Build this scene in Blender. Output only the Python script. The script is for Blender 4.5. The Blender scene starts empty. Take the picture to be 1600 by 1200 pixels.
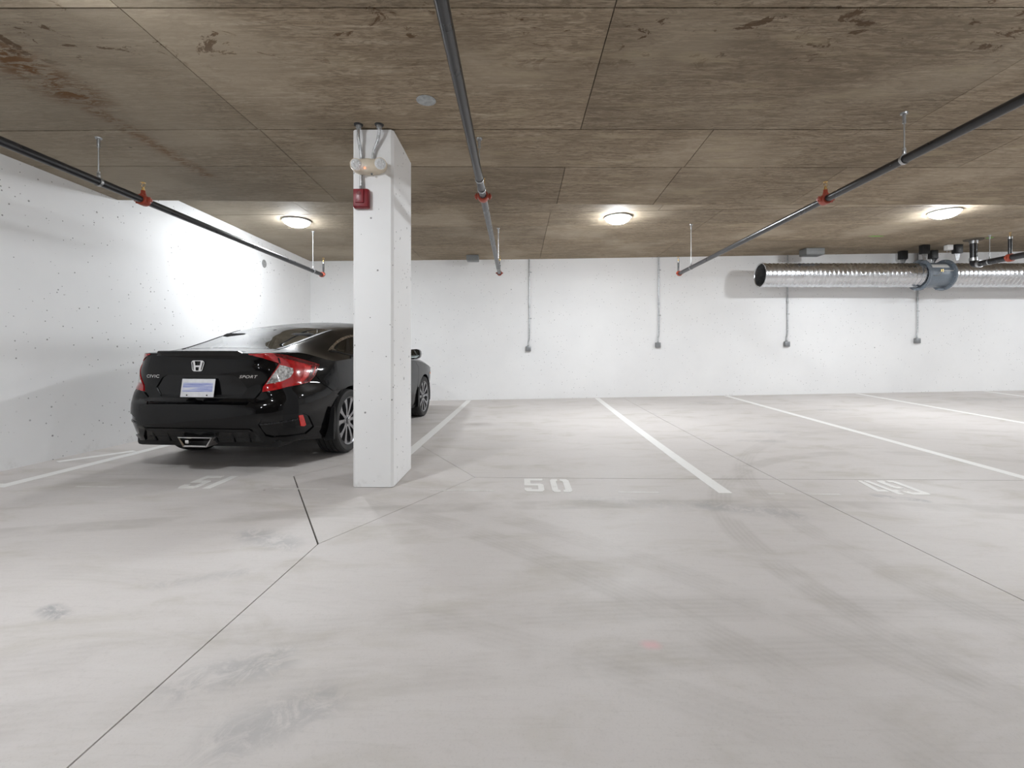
import bpy, bmesh, math, random
from mathutils import Vector, Matrix
from mathutils.geometry import delaunay_2d_cdt

# ------------------------------------------------------------------ scene, camera, world, exposure
random.seed(7)
SC = bpy.context.scene
COL = SC.collection
SC.view_settings.view_transform = 'Standard'
SC.view_settings.look = 'None'
SC.view_settings.gamma = 1.0
SC.view_settings.use_curve_mapping = False
SC.view_settings.exposure = 0.96
SC.cycles.use_denoising = True
SC.cycles.max_bounces = 12
SC.cycles.diffuse_bounces = 8
SC.cycles.glossy_bounces = 5
SC.cycles.sample_clamp_indirect = 8.0
LAMP_STRENGTH = 118.0
LAMP_FAR = 232.0

cam_data = bpy.data.cameras.new('camera')
cam = bpy.data.objects.new('camera', cam_data)
COL.objects.link(cam)
SC.camera = cam
cam_data.sensor_width = 36.0
cam_data.lens = 720.0 / 1600.0 * 36.0
cam_data.shift_x = -8.0 / 1600.0
cam_data.shift_y = -44.0 / 1600.0
cam_data.clip_start = 0.05
cam.location = (0, 0, 1.0)
cam.rotation_euler = (math.pi / 2, 0, 0)

world = bpy.data.worlds.new('world')
SC.world = world
world.use_nodes = True
world.node_tree.nodes['Background'].inputs[0].default_value = (0.8, 0.85, 0.9, 1)
world.node_tree.nodes['Background'].inputs[1].default_value = 0.15

PI = math.pi
X0, X1, Y0, Y1 = -4.33, 15.0, -11.2, 9.65      # room, metres


def lerp(a, b, t):
    return a + (b - a) * t


def clamp(t, a=0.0, b=1.0):
    return a if t < a else b if t > b else t


def smooth(t):
    t = clamp(t)
    return t * t * (3 - 2 * t)


def zf(x, y):
    """height of the slab on grade, which drains gently towards the aisle"""
    t = clamp((y - 3.45) / 6.2)
    t = t ** lerp(2.0, 1.0, clamp((x + 1) / 4))
    return (1 - t) * (-.007 * x) + t * (.0926 + .0174 * x)


def zlow(x, y):
    """underside of the lower slab"""
    t = clamp((y - 3.47) / 1.53)
    a = lerp(2.70, 2.716, clamp((x + 4.33) / 2))
    b = lerp(2.693, 2.641, clamp((x + 4.33) / 5.66))
    return lerp(a, b, t)


def zhigh(x, y=0):
    """underside of the upper slab"""
    if x < .24:
        return lerp(2.984, 3.024, (x + 4.33) / 4.57)
    return 3.024 + (x - .24) * .01572


def zc(x, y):
    return zlow(x, y) if y < 5.0 else zhigh(x, y)


# ------------------------------------------------------------------ mesh helpers
class MB:
    def __init__(self):
        self.v = []
        self.f = []

    def add(self, verts, faces):
        n = len(self.v)
        self.v += [tuple(p) for p in verts]
        self.f += [tuple(i + n for i in f) for f in faces]
        return self

    def box(self, c, s, rot=None, bev=0.0):
        bm = bmesh.new()
        bmesh.ops.create_cube(bm, size=1.0)
        for v in bm.verts:
            v.co = Vector((v.co.x * s[0], v.co.y * s[1], v.co.z * s[2]))
        if bev > 0:
            bmesh.ops.bevel(bm, geom=bm.edges[:], offset=bev, segments=2, affect='EDGES', profile=.5)
        M = Matrix.Translation(Vector(c))
        if rot is not None:
            M = M @ rot.to_4x4()
        bm.transform(M)
        bm.verts.index_update()
        self.add([v.co[:] for v in bm.verts], [[v.index for v in f.verts] for f in bm.faces])
        bm.free()
        return self

    def tube(self, path, r, n=16, caps=True):
        """round tube through path points; r a number or one per point"""
        P = [Vector(p) for p in path]
        R = r if isinstance(r, (list, tuple)) else [r] * len(P)
        T = []
        for i in range(len(P)):
            a = P[max(i - 1, 0)]
            b = P[min(i + 1, len(P) - 1)]
            d = (b - a)
            T.append(d.normalized() if d.length > 1e-9 else (T[-1] if T else Vector((0, 0, 1))))
        up = Vector((0, 0, 1)) if abs(T[0].z) < .9 else Vector((1, 0, 0))
        nrm = (up - T[0] * up.dot(T[0])).normalized()
        verts, faces = [], []
        for i, p in enumerate(P):
            nrm = (nrm - T[i] * nrm.dot(T[i]))
            nrm.normalize()
            b = T[i].cross(nrm)
            for k in range(n):
                a = 2 * PI * k / n
                verts.append(p + (nrm * math.cos(a) + b * math.sin(a)) * R[i])
        for i in range(len(P) - 1):
            for k in range(n):
                k2 = (k + 1) % n
                faces.append((i * n + k, i * n + k2, (i + 1) * n + k2, (i + 1) * n + k))
        if caps:
            faces.append(tuple(reversed(range(n))))
            m = (len(P) - 1) * n
            faces.append(tuple(m + k for k in range(n)))
        return self.add(verts, faces)

    def lathe(self, prof, axis='z', n=32, c=(0, 0, 0)):
        """prof: (radius, height) pairs turned round the axis; closed when it ends on the axis"""
        verts, faces = [], []
        m = len(prof)
        for k in range(n):
            a = 2 * PI * k / n
            ca, sa = math.cos(a), math.sin(a)
            for r, h in prof:
                p = {'z': (r * ca, r * sa, h), 'x': (h, r * ca, r * sa), 'y': (r * sa, h, r * ca)}[axis]
                verts.append((p[0] + c[0], p[1] + c[1], p[2] + c[2]))
        for k in range(n):
            k2 = (k + 1) % n
            for j in range(m - 1):
                if prof[j][0] < 1e-6 and prof[j + 1][0] < 1e-6:
                    continue
                q = (k * m + j, k2 * m + j, k2 * m + j + 1, k * m + j + 1)
                faces.append(q)
        return self.add(verts, faces)

    def prism(self, poly, z0, z1, M=None):
        """polygon (x, y) extruded z0..z1"""
        n = len(poly)
        V = [Vector((p[0], p[1], z0)) for p in poly] + [Vector((p[0], p[1], z1)) for p in poly]
        if M is not None:
            V = [M @ v for v in V]
        F = [tuple(reversed(range(n))), tuple(range(n, 2 * n))]
        F += [(i, (i + 1) % n, (i + 1) % n + n, i + n) for i in range(n)]
        return self.add(V, F)

    def mesh(self, name, mat=None, sharp=35, merge=True):
        me = bpy.data.meshes.new(name)
        bm = bmesh.new()
        vs = [bm.verts.new(p) for p in self.v]
        for f in self.f:
            try:
                bm.faces.new([vs[i] for i in f])
            except ValueError:
                pass
        if merge:
            bmesh.ops.remove_doubles(bm, verts=bm.verts[:], dist=1e-6)
            bmesh.ops.recalc_face_normals(bm, faces=bm.faces[:])
        bm.to_mesh(me)
        bm.free()
        if mat:
            me.materials.append(mat)
        if sharp:
            me.polygons.foreach_set('use_smooth', [True] * len(me.polygons))
            me.set_sharp_from_angle(angle=math.radians(sharp))
        return me


def obj(name, mb, mat, parent=None, loc=None, sharp=35, label=None, merge=True):
    me = mb if isinstance(mb, bpy.types.Mesh) else mb.mesh(name, mat, sharp, merge)
    o = bpy.data.objects.new(name, me)
    COL.objects.link(o)
    if parent is not None:
        o.parent = parent
    if loc is not None:
        o.location = loc
    if label:
        o['label'] = label
    return o


def tag(o, label, cat, group=None):
    o['label'] = label
    o['category'] = cat
    if group:
        o['group'] = group
    return o


def thing(name, label, cat, loc=(0, 0, 0), group=None, rot=None):
    o = bpy.data.objects.new(name, None)
    COL.objects.link(o)
    o.location = loc
    o.empty_display_size = .1
    if rot:
        o.rotation_euler = rot
    return tag(o, label, cat, group)


def struct(o):
    o['kind'] = 'structure'
    return o


def dup(root, loc, label, rot=None):
    r = root.copy()
    COL.objects.link(r)
    r.location = loc
    r['label'] = label
    if rot:
        r.rotation_euler = rot
    for ch in list(root.children):
        c = ch.copy()
        COL.objects.link(c)
        c.parent = r
        for g in list(ch.children):
            d = g.copy()
            COL.objects.link(d)
            d.parent = c
    return r


def inside(p, poly):
    x, y = p
    c = False
    n = len(poly)
    j = n - 1
    for i in range(n):
        xi, yi = poly[i]
        xj, yj = poly[j]
        if (yi > y) != (yj > y) and x < (xj - xi) * (y - yi) / (yj - yi) + xi:
            c = not c
        j = i
    return c


def dense(poly, h):
    out = []
    for i in range(len(poly)):
        a, b = poly[i], poly[(i + 1) % len(poly)]
        n = max(1, int(math.ceil(math.hypot(b[0] - a[0], b[1] - a[1]) / h)))
        for k in range(n):
            out.append((lerp(a[0], b[0], k / n), lerp(a[1], b[1], k / n)))
    return out


def cdt(outer, holes, hu, hv=None):
    """triangulate a polygon with holes, with a grid of inner points"""
    hv = hv or hu
    hb = min(hu, hv)
    rings = [dense(outer, hb)] + [dense(h, hb) for h in holes]
    pts, edges = [], []
    for r in rings:
        b = len(pts)
        pts += [Vector(p) for p in r]
        edges += [(b + i, b + (i + 1) % len(r)) for i in range(len(r))]
    u0 = min(p[0] for p in outer)
    u1 = max(p[0] for p in outer)
    v0 = min(p[1] for p in outer)
    v1 = max(p[1] for p in outer)
    bset = {}
    for r in rings:
        for p in r:
            bset.setdefault((int(math.floor(p[0] / hu)), int(math.floor(p[1] / hv))), []).append(p)
    for i in range(int((u1 - u0) / hu) + 1):
        for j in range(int((v1 - v0) / hv) + 1):
            p = (u0 + (i + .5) * hu, v0 + (j + .5) * hv)
            ci, cj = int(math.floor(p[0] / hu)), int(math.floor(p[1] / hv))
            near = False
            for a in (-1, 0, 1):
                for b in (-1, 0, 1):
                    for q in bset.get((ci + a, cj + b), ()):
                        if ((q[0] - p[0]) / hu) ** 2 + ((q[1] - p[1]) / hv) ** 2 < .16:
                            near = True
            if near or not inside(p, outer) or any(inside(p, h) for h in holes):
                continue
            pts.append(Vector(p))
    r = delaunay_2d_cdt(pts, edges, [], 0, 1e-7)
    V, F = [tuple(v) for v in r[0]], []
    for f in r[2]:
        c = (sum(V[i][0] for i in f) / len(f), sum(V[i][1] for i in f) / len(f))
        if inside(c, outer) and not any(inside(c, h) for h in holes):
            F.append(tuple(f))
    return V, F


def patch(func, outer, holes=(), hu=.03, hv=None, off=0.0, thick=.008, mb=None, mirror=False, both=False):
    """a shell over the parametric surface func(u, v), its edges folded inwards by thick"""
    mb = mb or MB()
    V2, F = cdt(outer, list(holes), hu, hv)
    e = 1e-3
    top, nor = [], []
    for u, v in V2:
        p = Vector(func(u, v))
        n = (Vector(func(u + e, v)) - Vector(func(u - e, v))).cross(Vector(func(u, v + e)) - Vector(func(u, v - e)))
        n = n.normalized() if n.length > 1e-12 else Vector((0, 0, 1))
        top.append(p + n * off)
        nor.append(n)
    cnt = {}
    F2 = []
    for f in F:
        a = V2[f[0]]
        b = V2[f[1]]
        c = V2[f[2]]
        if (b[0] - a[0]) * (c[1] - a[1]) - (b[1] - a[1]) * (c[0] - a[0]) < 0:
            f = tuple(reversed(f))
        F2.append(f)
        for i in range(len(f)):
            cnt[(f[i], f[(i + 1) % len(f)])] = 1
    verts = [tuple(p) for p in top]
    faces = list(F2)
    if thick:
        lipA = {}
        for (a, b) in list(cnt):
            if (b, a) in cnt:
                continue
            q = []
            for i in (a, b):
                if i not in lipA:
                    lipA[i] = len(verts)
                    verts.append(tuple(top[i] - nor[i] * thick))
                q.append(lipA[i])
            faces.append((b, a, q[0], q[1]))
    if not mirror or both:
        mb.add(verts, faces)
    if mirror or both:
        mb.add([(-p[0], p[1], p[2]) for p in verts], [tuple(reversed(f)) for f in faces])
    return mb


# ------------------------------------------------------------------ material helpers
class NT:
    def __init__(self, name):
        self.m = bpy.data.materials.new(name)
        self.m.use_nodes = True
        self.t = self.m.node_tree
        self.t.nodes.clear()
        self.out = self.t.nodes.new('ShaderNodeOutputMaterial')

    def n(self, typ, **kw):
        nd = self.t.nodes.new(typ)
        for k, v in kw.items():
            if hasattr(nd, k):
                setattr(nd, k, v)
            else:
                self.set(nd, k, v)
        return nd

    def set(self, nd, key, v):
        s = nd.inputs[key]
        if isinstance(v, bpy.types.NodeSocket):
            self.t.links.new(v, s)
        else:
            s.default_value = v

    def math(self, op, a, b=None, c=None, cl=False):
        nd = self.t.nodes.new('ShaderNodeMath')
        nd.operation = op
        nd.use_clamp = cl
        for i, v in enumerate((a, b, c)):
            if v is not None:
                self.set(nd, i, v)
        return nd.outputs[0]

    def pos(self):
        return self.n('ShaderNodeNewGeometry').outputs['Position']

    def mapping(self, vec, scale=(1, 1, 1), loc=(0, 0, 0), rot=(0, 0, 0)):
        nd = self.t.nodes.new('ShaderNodeMapping')
        self.set(nd, 'Vector', vec)
        nd.inputs['Scale'].default_value = scale
        nd.inputs['Location'].default_value = loc
        nd.inputs['Rotation'].default_value = rot
        return nd.outputs[0]

    def noise(self, vec, scale, detail=4, rough=.55, dist=0.0):
        nd = self.t.nodes.new('ShaderNodeTexNoise')
        self.set(nd, 'Vector', vec)
        nd.inputs['Scale'].default_value = scale
        nd.inputs['Detail'].default_value = detail
        nd.inputs['Roughness'].default_value = rough
        nd.inputs['Distortion'].default_value = dist
        return nd.outputs[0]

    def ramp(self, fac, stops):
        nd = self.t.nodes.new('ShaderNodeValToRGB')
        self.set(nd, 0, fac)
        el = nd.color_ramp.elements
        while len(el) > 1:
            el.remove(el[-1])
        for i, (p, c) in enumerate(stops):
            if isinstance(c, (int, float)):
                c = (c, c, c)
            e = el[0] if i == 0 else el.new(p)
            e.position = p
            e.color = (c[0], c[1], c[2], 1)
        return nd.outputs[0]

    def step(self, v, a, b):
        nd = self.t.nodes.new('ShaderNodeMapRange')
        nd.interpolation_type = 'SMOOTHSTEP'
        self.set(nd, 0, v)
        nd.inputs[1].default_value = a
        nd.inputs[2].default_value = b
        return nd.outputs[0]

    def mix(self, fac, a, b, blend='MIX'):
        nd = self.t.nodes.new('ShaderNodeMix')
        nd.data_type = 'RGBA'
        nd.blend_type = blend
        for k, v in ((0, fac), (6, a), (7, b)):
            if isinstance(v, (tuple, list)) and len(v) == 3:
                v = (v[0], v[1], v[2], 1)
            self.set(nd, k, v)
        return nd.outputs[2]

    def sep(self, vec):
        nd = self.t.nodes.new('ShaderNodeSeparateXYZ')
        self.set(nd, 0, vec)
        return nd.outputs

    def bump(self, h, strength=.2, dist=.01):
        nd = self.t.nodes.new('ShaderNodeBump')
        nd.inputs['Strength'].default_value = strength
        nd.inputs['Distance'].default_value = dist
        self.set(nd, 'Height', h)
        return nd.outputs[0]

    def bsdf(self, **kw):
        nd = self.t.nodes.new('ShaderNodeBsdfPrincipled')
        names = {'color': 'Base Color', 'rough': 'Roughness', 'metal': 'Metallic', 'normal': 'Normal',
                 'coat': 'Coat Weight', 'coat_rough': 'Coat Roughness', 'spec': 'Specular IOR Level',
                 'emit': 'Emission Color', 'emit_s': 'Emission Strength', 'trans': 'Transmission Weight',
                 'ior': 'IOR', 'aniso': 'Anisotropic'}
        for k, v in kw.items():
            if isinstance(v, (tuple, list)) and len(v) == 3:
                v = (v[0], v[1], v[2], 1)
            self.set(nd, names[k], v)
        self.t.links.new(nd.outputs[0], self.out.inputs[0])
        return nd


def simple(name, color, rough=.5, metal=0.0, var=.06, scale=30, **kw):
    """plain surface with a little procedural unevenness"""
    t = NT(name)
    n = t.noise(t.n('ShaderNodeTexCoord').outputs['Object'], scale, 3)
    lo = tuple(c * (1 - var) for c in color)
    hi = tuple(min(1, c * (1 + var)) for c in color)
    col = t.ramp(n, [(.3, lo), (.7, hi)])
    r = t.ramp(n, [(.3, max(0, rough - .04)), (.7, min(1, rough + .04))])
    t.bsdf(color=col, rough=r, metal=metal, **kw)
    return t.m
# ------------------------------------------------------------------ materials
M = {}


def seg_mask(t, x, y, a, b, w, soft):
    """1 within w of the segment a-b, in plan"""
    dx, dy = b[0] - a[0], b[1] - a[1]
    L2 = dx * dx + dy * dy
    px = t.math('SUBTRACT', x, a[0])
    py = t.math('SUBTRACT', y, a[1])
    k = t.math('ADD', t.math('MULTIPLY', px, dx / L2), t.math('MULTIPLY', py, dy / L2), cl=True)
    ex = t.math('SUBTRACT', px, t.math('MULTIPLY', k, dx))
    ey = t.math('SUBTRACT', py, t.math('MULTIPLY', k, dy))
    d = t.math('SQRT', t.math('ADD', t.math('MULTIPLY', ex, ex), t.math('MULTIPLY', ey, ey)))
    return t.step(d, w + soft, w - soft)


def floor_material():
    t = NT('polished_concrete')
    p = t.pos()
    x, y, z = t.sep(p)
    big = t.noise(p, .55, 3, .5)
    mid = t.noise(t.mapping(p, (1, 2.2, 1)), 1.7, 5, .62, .6)
    fine = t.noise(p, 38, 4, .65)
    trow = t.noise(t.mapping(p, (.8, 7, 1), rot=(0, 0, .25)), 3.0, 4, .6, .3)
    c = t.ramp(big, [(.3, (.55, .515, .494)), (.7, (.615, .58, .562))])
    c = t.mix(t.math('MULTIPLY', t.step(mid, .48, .74), .7), c, (.465, .432, .385))
    c = t.mix(t.math('MULTIPLY', t.step(trow, .5, .75), .35), c, (.62, .595, .575))
    c = t.mix(t.math('MULTIPLY', t.step(fine, .52, .78), .16), c, (.36, .335, .31))
    grit = t.noise(p, 140, 3, .7)
    c = t.mix(t.math('MULTIPLY', t.step(grit, .5, .8), .22), c, (.33, .305, .285))
    stre = t.noise(t.mapping(p, (5, 55, 1), rot=(0, 0, .3)), 1.0, 5, .65, .4)
    c = t.mix(t.math('MULTIPLY', t.step(stre, .52, .75), .22), c, (.40, .37, .345))
    # tyre tracks: faint arcs swept through the aisle and into the bays
    st = t.noise(t.mapping(p, (1.3, 1.3, 1)), 2.2, 3)
    for (cx, cy, r, w, s) in ((1.6, -13.6, 16.75, .11, .5), (1.9, -13.8, 15.4, .10, .26), (1.2, -8.6, 10.45, .11, .3),
                              (3.6, 2.35, 2.35, .10, .38), (5.0, 2.7, 3.3, .1, .3), (-3.2, -1.3, 4.9, .11, .32), (-4.4, -2.9, 7.2, .11, .25), (-2.3, -3.5, 5.6, .09, .2)):
        dx = t.math('SUBTRACT', x, cx)
        dy = t.math('SUBTRACT', y, cy)
        rr = t.math('SQRT', t.math('ADD', t.math('MULTIPLY', dx, dx), t.math('MULTIPLY', dy, dy)))
        d = t.math('ABSOLUTE', t.math('SUBTRACT', rr, r))
        band = t.step(d, w, w * .55)
        rib = t.math('MULTIPLY_ADD', t.math('SINE', t.math('MULTIPLY', rr, 210.0)), .16, .70)
        k = t.math('MULTIPLY', t.math('MULTIPLY', band, rib), t.math('MULTIPLY', t.step(st, .32, .62), s * .95))
        c = t.mix(k, c, (.31, .285, .255))
    # scuffs, boot-sized smears
    for (ax, ay, bx, by, w, s) in ((-1.47, 2.56, -1.22, 2.42, .08, .45), (-.98, 1.40, -.80, 1.50, .07, .5), (-.74, 1.20, -.58, 1.32, .075, .45),
                                   (-1.83, 1.80, -1.74, 1.75, .03, .7), (2.62, 3.36, 2.86, 3.24, .035, .5), (3.0, 2.66, 3.5, 2.5, .05, .35),
                                   (3.4, 8.6, 3.75, 8.5, .07, .35), (2.6, 5.3, 3.0, 5.25, .06, .3), (8.2, 8.6, 9.6, 8.5, .14, .3), (5.0, 7.6, 5.4, 7.6, .06, .4),
                                   (2.9, 5.9, 3.3, 5.8, .1, .25), (-1.55, 1.98, -1.25, 2.12, .04, .25), (.5, 3.2, 1.3, 3.1, .1, .2), (1.3, 3.1, 1.75, 2.95, .09, .4)):
        k = seg_mask(t, x, y, (ax, ay), (bx, by), w, w * .8)
        k = t.math('MULTIPLY', k, t.math('MULTIPLY', t.step(t.noise(p, 9, 5, .75, 1.2), .34, .60), s))
        c = t.mix(k, c, (.27, .27, .275))
    # oil drips and grit
    vo = t.n('ShaderNodeTexVoronoi', Scale=2.3)
    t.set(vo, 'Vector', p)
    cr = t.sep(vo.outputs['Color'])
    spot = t.math('MULTIPLY', t.step(vo.outputs['Distance'], .03, .012), t.math('GREATER_THAN', cr[0], .62))
    c = t.mix(t.math('MULTIPLY', spot, .75), c, (.12, .1, .085))
    pink = seg_mask(t, x, y, (.455, 1.6), (.475, 1.6), .02, .02)
    c = t.mix(t.math('MULTIPLY', pink, .5), c, (.78, .40, .44))
    ro = t.ramp(mid, [(.3, .48), (.7, .62)])
    t.bsdf(color=c, rough=ro, spec=.35, normal=t.bump(t.math('ADD', t.math('MULTIPLY', fine, .4), trow), .12, .004))
    return t.m


def wall_material(name, thr, lo, hi):
    t = NT(name)
    p = t.pos()
    n = t.noise(p, 1.1, 4, .6)
    f = t.noise(p, 55, 3, .6)
    c = t.ramp(n, [(.3, (.84, .84, .845)), (.7, (.89, .89, .89))])
    k = None
    for sc, r in ((4.3, .05), (10.0, .08), (19.0, .12)):
        vo = t.n('ShaderNodeTexVoronoi', Scale=sc)
        t.set(vo, 'Vector', t.mapping(p, (1, 1, 1), (sc, .3 * sc, .7)))
        cr = t.sep(vo.outputs['Color'])
        size = t.math('MULTIPLY_ADD', cr[1], r, .006 * sc ** .5)
        hole = t.math('MULTIPLY', t.math('LESS_THAN', vo.outputs['Distance'], size), t.math('GREATER_THAN', cr[0], thr))
        k = hole if k is None else t.math('MAXIMUM', k, hole)
    patchy = t.step(t.noise(p, 1.5, 4), lo, hi)
    k = t.math('MULTIPLY', k, patchy)
    c = t.mix(t.math('MULTIPLY', k, .78), c, (.16, .155, .15))
    x, y, z = t.sep(p)
    low = t.math('MULTIPLY', t.step(z, .16, .03), t.step(t.noise(p, 7, 5, .7), .5, .75))
    c = t.mix(t.math('MULTIPLY', low, .35), c, (.42, .40, .37))
    t.bsdf(color=c, rough=.6, spec=.3, normal=t.bump(t.math('SUBTRACT', t.math('ADD', n, t.math('MULTIPLY', f, .15)), t.math('MULTIPLY', k, .4)), .2, .01))
    return t.m


def ceiling_material():
    t = NT('board_marked_concrete')
    p = t.pos()
    x, y, z = t.sep(p)
    grain = t.noise(t.mapping(p, (1.1, 13, 1)), 2.2, 7, .68, 1.2)
    fine = t.noise(t.mapping(p, (3.5, 34, 1)), 4.0, 5, .7, .5)
    blot = t.noise(t.mapping(p, (1, 1.6, 1)), 1.0, 5, .6, .4)
    c = t.ramp(grain, [(.30, (0.186, 0.143, 0.099)), (.48, (0.321, 0.255, 0.181)), (.70, (0.465, 0.389, 0.293))])
    c = t.mix(t.math('MULTIPLY', t.step(fine, .46, .64), .68), c, (0.149, 0.114, 0.077))
    scal = t.noise(t.mapping(p, (1.6, 5.5, 1), (4, 1, 0)), 3.2, 7, .72, 2.2)
    c = t.mix(t.math('MULTIPLY', t.step(scal, .49, .59), .62), c, (0.177, 0.137, 0.094))
    c = t.mix(t.math('MULTIPLY', t.step(blot, .48, .64), .5), c, (0.200, 0.157, 0.109))
    c = t.mix(t.math('MULTIPLY', t.step(t.noise(p, .8, 3, .5), .48, .66), .5), c, (0.465, 0.394, 0.300))
    grey = t.math('MULTIPLY', t.step(x, -1.0, -4.0), .45)
    c = t.mix(grey, c, (0.344, 0.303, 0.239))
    r = t.noise(t.mapping(p, (1, 3, 1)), 7.0, 6, .72, 1.0)
    rust = t.math('MULTIPLY', t.math('MAXIMUM', seg_mask(t, x, y, (-2.95, 2.4), (-2.90, 3.0), .16, .13), t.math('MULTIPLY', seg_mask(t, x, y, (-2.95, 3.15), (-2.90, 4.3), .055, .07), .8)), t.step(r, .44, .56))
    c = t.mix(t.math('MULTIPLY', rust, .9), c, (.16, .072, .02))
    pit = t.math('MULTIPLY', t.step(t.noise(t.mapping(p, (1, 1.7, 1)), 4.2, 6, .7, .8), .585, .625), t.step(y, 2.85, 2.5))
    c = t.mix(t.math('MULTIPLY', pit, .85), c, (.10, .058, .028))
    yel = t.math('MULTIPLY', t.step(t.noise(t.mapping(p, (1, 4, 1), (3, 2, 0)), 1.8, 3, .5), .56, .7), t.step(x, -3.0, 1.0))
    c = t.mix(t.math('MULTIPLY', yel, .35), c, (.46, .385, .26))
    vo = t.n('ShaderNodeTexVoronoi', Scale=2.6)
    t.set(vo, 'Vector', t.mapping(p, (1, 1.6, 1)))
    cr = t.sep(vo.outputs['Color'])
    sp = t.math('MULTIPLY', t.step(vo.outputs['Distance'], .05, .02), t.math('GREATER_THAN', cr[0], .6))
    c = t.mix(t.math('MULTIPLY', sp, .7), c, (.07, .055, .04))
    h = t.math('ADD', t.math('MULTIPLY', grain, .6), t.math('MULTIPLY', fine, .4))
    tone = t.math('MULTIPLY_ADD', t.n('ShaderNodeObjectInfo').outputs['Random'], .26, .86)
    c = t.mix(1.0, c, t.n('ShaderNodeCombineColor', Red=tone, Green=tone, Blue=tone).outputs[0], 'MULTIPLY')
    t.bsdf(color=c, rough=.8, spec=.25, normal=t.bump(t.math('SUBTRACT', h, t.math('MULTIPLY', pit, .5)), .35, .006))
    return t.m


def paint_line_material(name, col, wear):
    t = NT(name)
    p = t.pos()
    n = t.noise(p, 9, 5, .7)
    f = t.noise(p, 70, 4, .7)
    c = t.mix(t.step(t.math('MULTIPLY_ADD', f, .5, t.math('MULTIPLY', n, .5)), .5 + wear, .68 + wear), col, (.54, .515, .48))
    t.bsdf(color=c, rough=.55, normal=t.bump(f, .15, .002))
    return t.m


def galvanised(name, col=(.62, .63, .64), rough=.34, spangle=18, con=.2):
    t = NT(name)
    co = t.n('ShaderNodeTexCoord').outputs['Object']
    vo = t.n('ShaderNodeTexVoronoi', Scale=spangle)
    t.set(vo, 'Vector', co)
    g = t.sep(vo.outputs['Color'])[0]
    n = t.noise(co, 9, 4)
    k = t.math('MULTIPLY_ADD', g, .5, t.math('MULTIPLY', n, .5))
    c = t.ramp(k, [(.25, tuple(v * (1 - con) for v in col)), (.75, tuple(min(1, v * (1 + con)) for v in col))])
    t.bsdf(color=c, metal=1.0, rough=t.ramp(k, [(.2, rough - .07), (.8, rough + .1)]))
    return t.m


def glass_material(name, tint, refl=1.0):
    t = NT(name)
    lw = t.n('ShaderNodeFresnel', IOR=1.5)
    n = t.noise(t.n('ShaderNodeTexCoord').outputs['Object'], 3, 2)
    tr = t.n('ShaderNodeBsdfTransparent')
    t.set(tr, 0, t.ramp(n, [(.3, tuple(v * .97 for v in tint)), (.7, tint)]))
    gl = t.n('ShaderNodeBsdfGlossy')
    gl.inputs['Roughness'].default_value = .015
    mx = t.n('ShaderNodeMixShader')
    t.set(mx, 0, t.math('MULTIPLY', lw.outputs[0], refl, cl=True))
    t.t.links.new(tr.outputs[0], mx.inputs[1])
    t.t.links.new(gl.outputs[0], mx.inputs[2])
    t.t.links.new(mx.outputs[0], t.out.inputs[0])
    return t.m


def emissive(name, col, s):
    t = NT(name)
    n = t.noise(t.n('ShaderNodeTexCoord').outputs['Object'], 20, 2)
    e = t.n('ShaderNodeEmission')
    t.set(e, 0, t.ramp(n, [(.3, tuple(c * .97 for c in col)), (.7, col)]))
    e.inputs[1].default_value = s
    t.t.links.new(e.outputs[0], t.out.inputs[0])
    return t.m


M['floor'] = floor_material()
M['wall'] = wall_material('white_painted_concrete', .42, .37, .50)
M['column'] = wall_material('white_painted_column', .12, .22, .40)
M['ceiling'] = ceiling_material()
M['joint'] = simple('joint_filler', (.06, .05, .04), .9)
M['seam'] = simple('formwork_seam', (.10, .085, .065), .9)
M['line'] = paint_line_material('white_line_paint', (.80, .79, .77), .05)
M['number'] = paint_line_material('white_stencil_paint', (.76, .745, .72), .03)
M['faded'] = paint_line_material('worn_line_paint', (.64, .62, .60), -.06)
M['galv'] = simple('galvanised_duct', (.68, .69, .71), .27, 1.0, .05, 5)
M['galv_dull'] = galvanised('galvanised_dull', (.45, .46, .47), .45, 40)
M['conduit'] = galvanised('conduit_steel', (.52, .53, .54), .36, 60)
M['black_pipe'] = simple('black_steel_pipe', (.016, .016, .018), .3, 0, .15, 6, spec=.6)
M['red_fit'] = simple('red_coupling', (.33, .055, .028), .45)
M['brass'] = simple('brass', (.62, .42, .16), .3, 1.0)
M['zinc'] = simple('zinc_rod', (.46, .465, .47), .38, .9)
M['grey_box'] = simple('grey_box_paint', (.20, .205, .205), .5)
M['box_cover'] = simple('steel_cover', (.30, .31, .32), .4, .7)
M['fan_grey'] = simple('fan_grey_paint', (.17, .20, .235), .38)
M['rubber'] = simple('black_rubber', (.012, .012, .013), .45)
M['label_white'] = simple('white_sticker', (.7, .7, .69), .5, 0, .12, 60)
M['cream'] = simple('cream_plastic', (.66, .585, .475), .45)
M['cover_white'] = simple('white_plastic', (.78, .78, .77), .4)
M['alarm_red'] = simple('alarm_red', (.20, .008, .015), .38)
M['alarm_dark'] = simple('alarm_dark_red', (.10, .005, .008), .5)
M['led'] = emissive('red_indicator', (1, .12, .06), 3.0)
M['head_lens'] = simple('clear_faceted_lens', (.72, .73, .74), .12, 0, .2, 160, spec=.8)
M['lamp'] = emissive('lamp_lens_glow', (.915, .96, 1.0), LAMP_STRENGTH)
M['lamp_far'] = emissive('lamp_lens_glow_far', (.915, .96, 1.0), LAMP_FAR)
M['lamp_dimmed'] = emissive('lamp_lens_glow_dimmed', (.915, .96, 1.0), LAMP_FAR * .72)  # emission turned down so the left wall beside it does not burn out
M['lamp_base'] = simple('lamp_base_white', (.75, .75, .74), .4)
M['grey_patch'] = simple('grey_grout', (.30, .30, .295), .8, 0, .2, 40)
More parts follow.
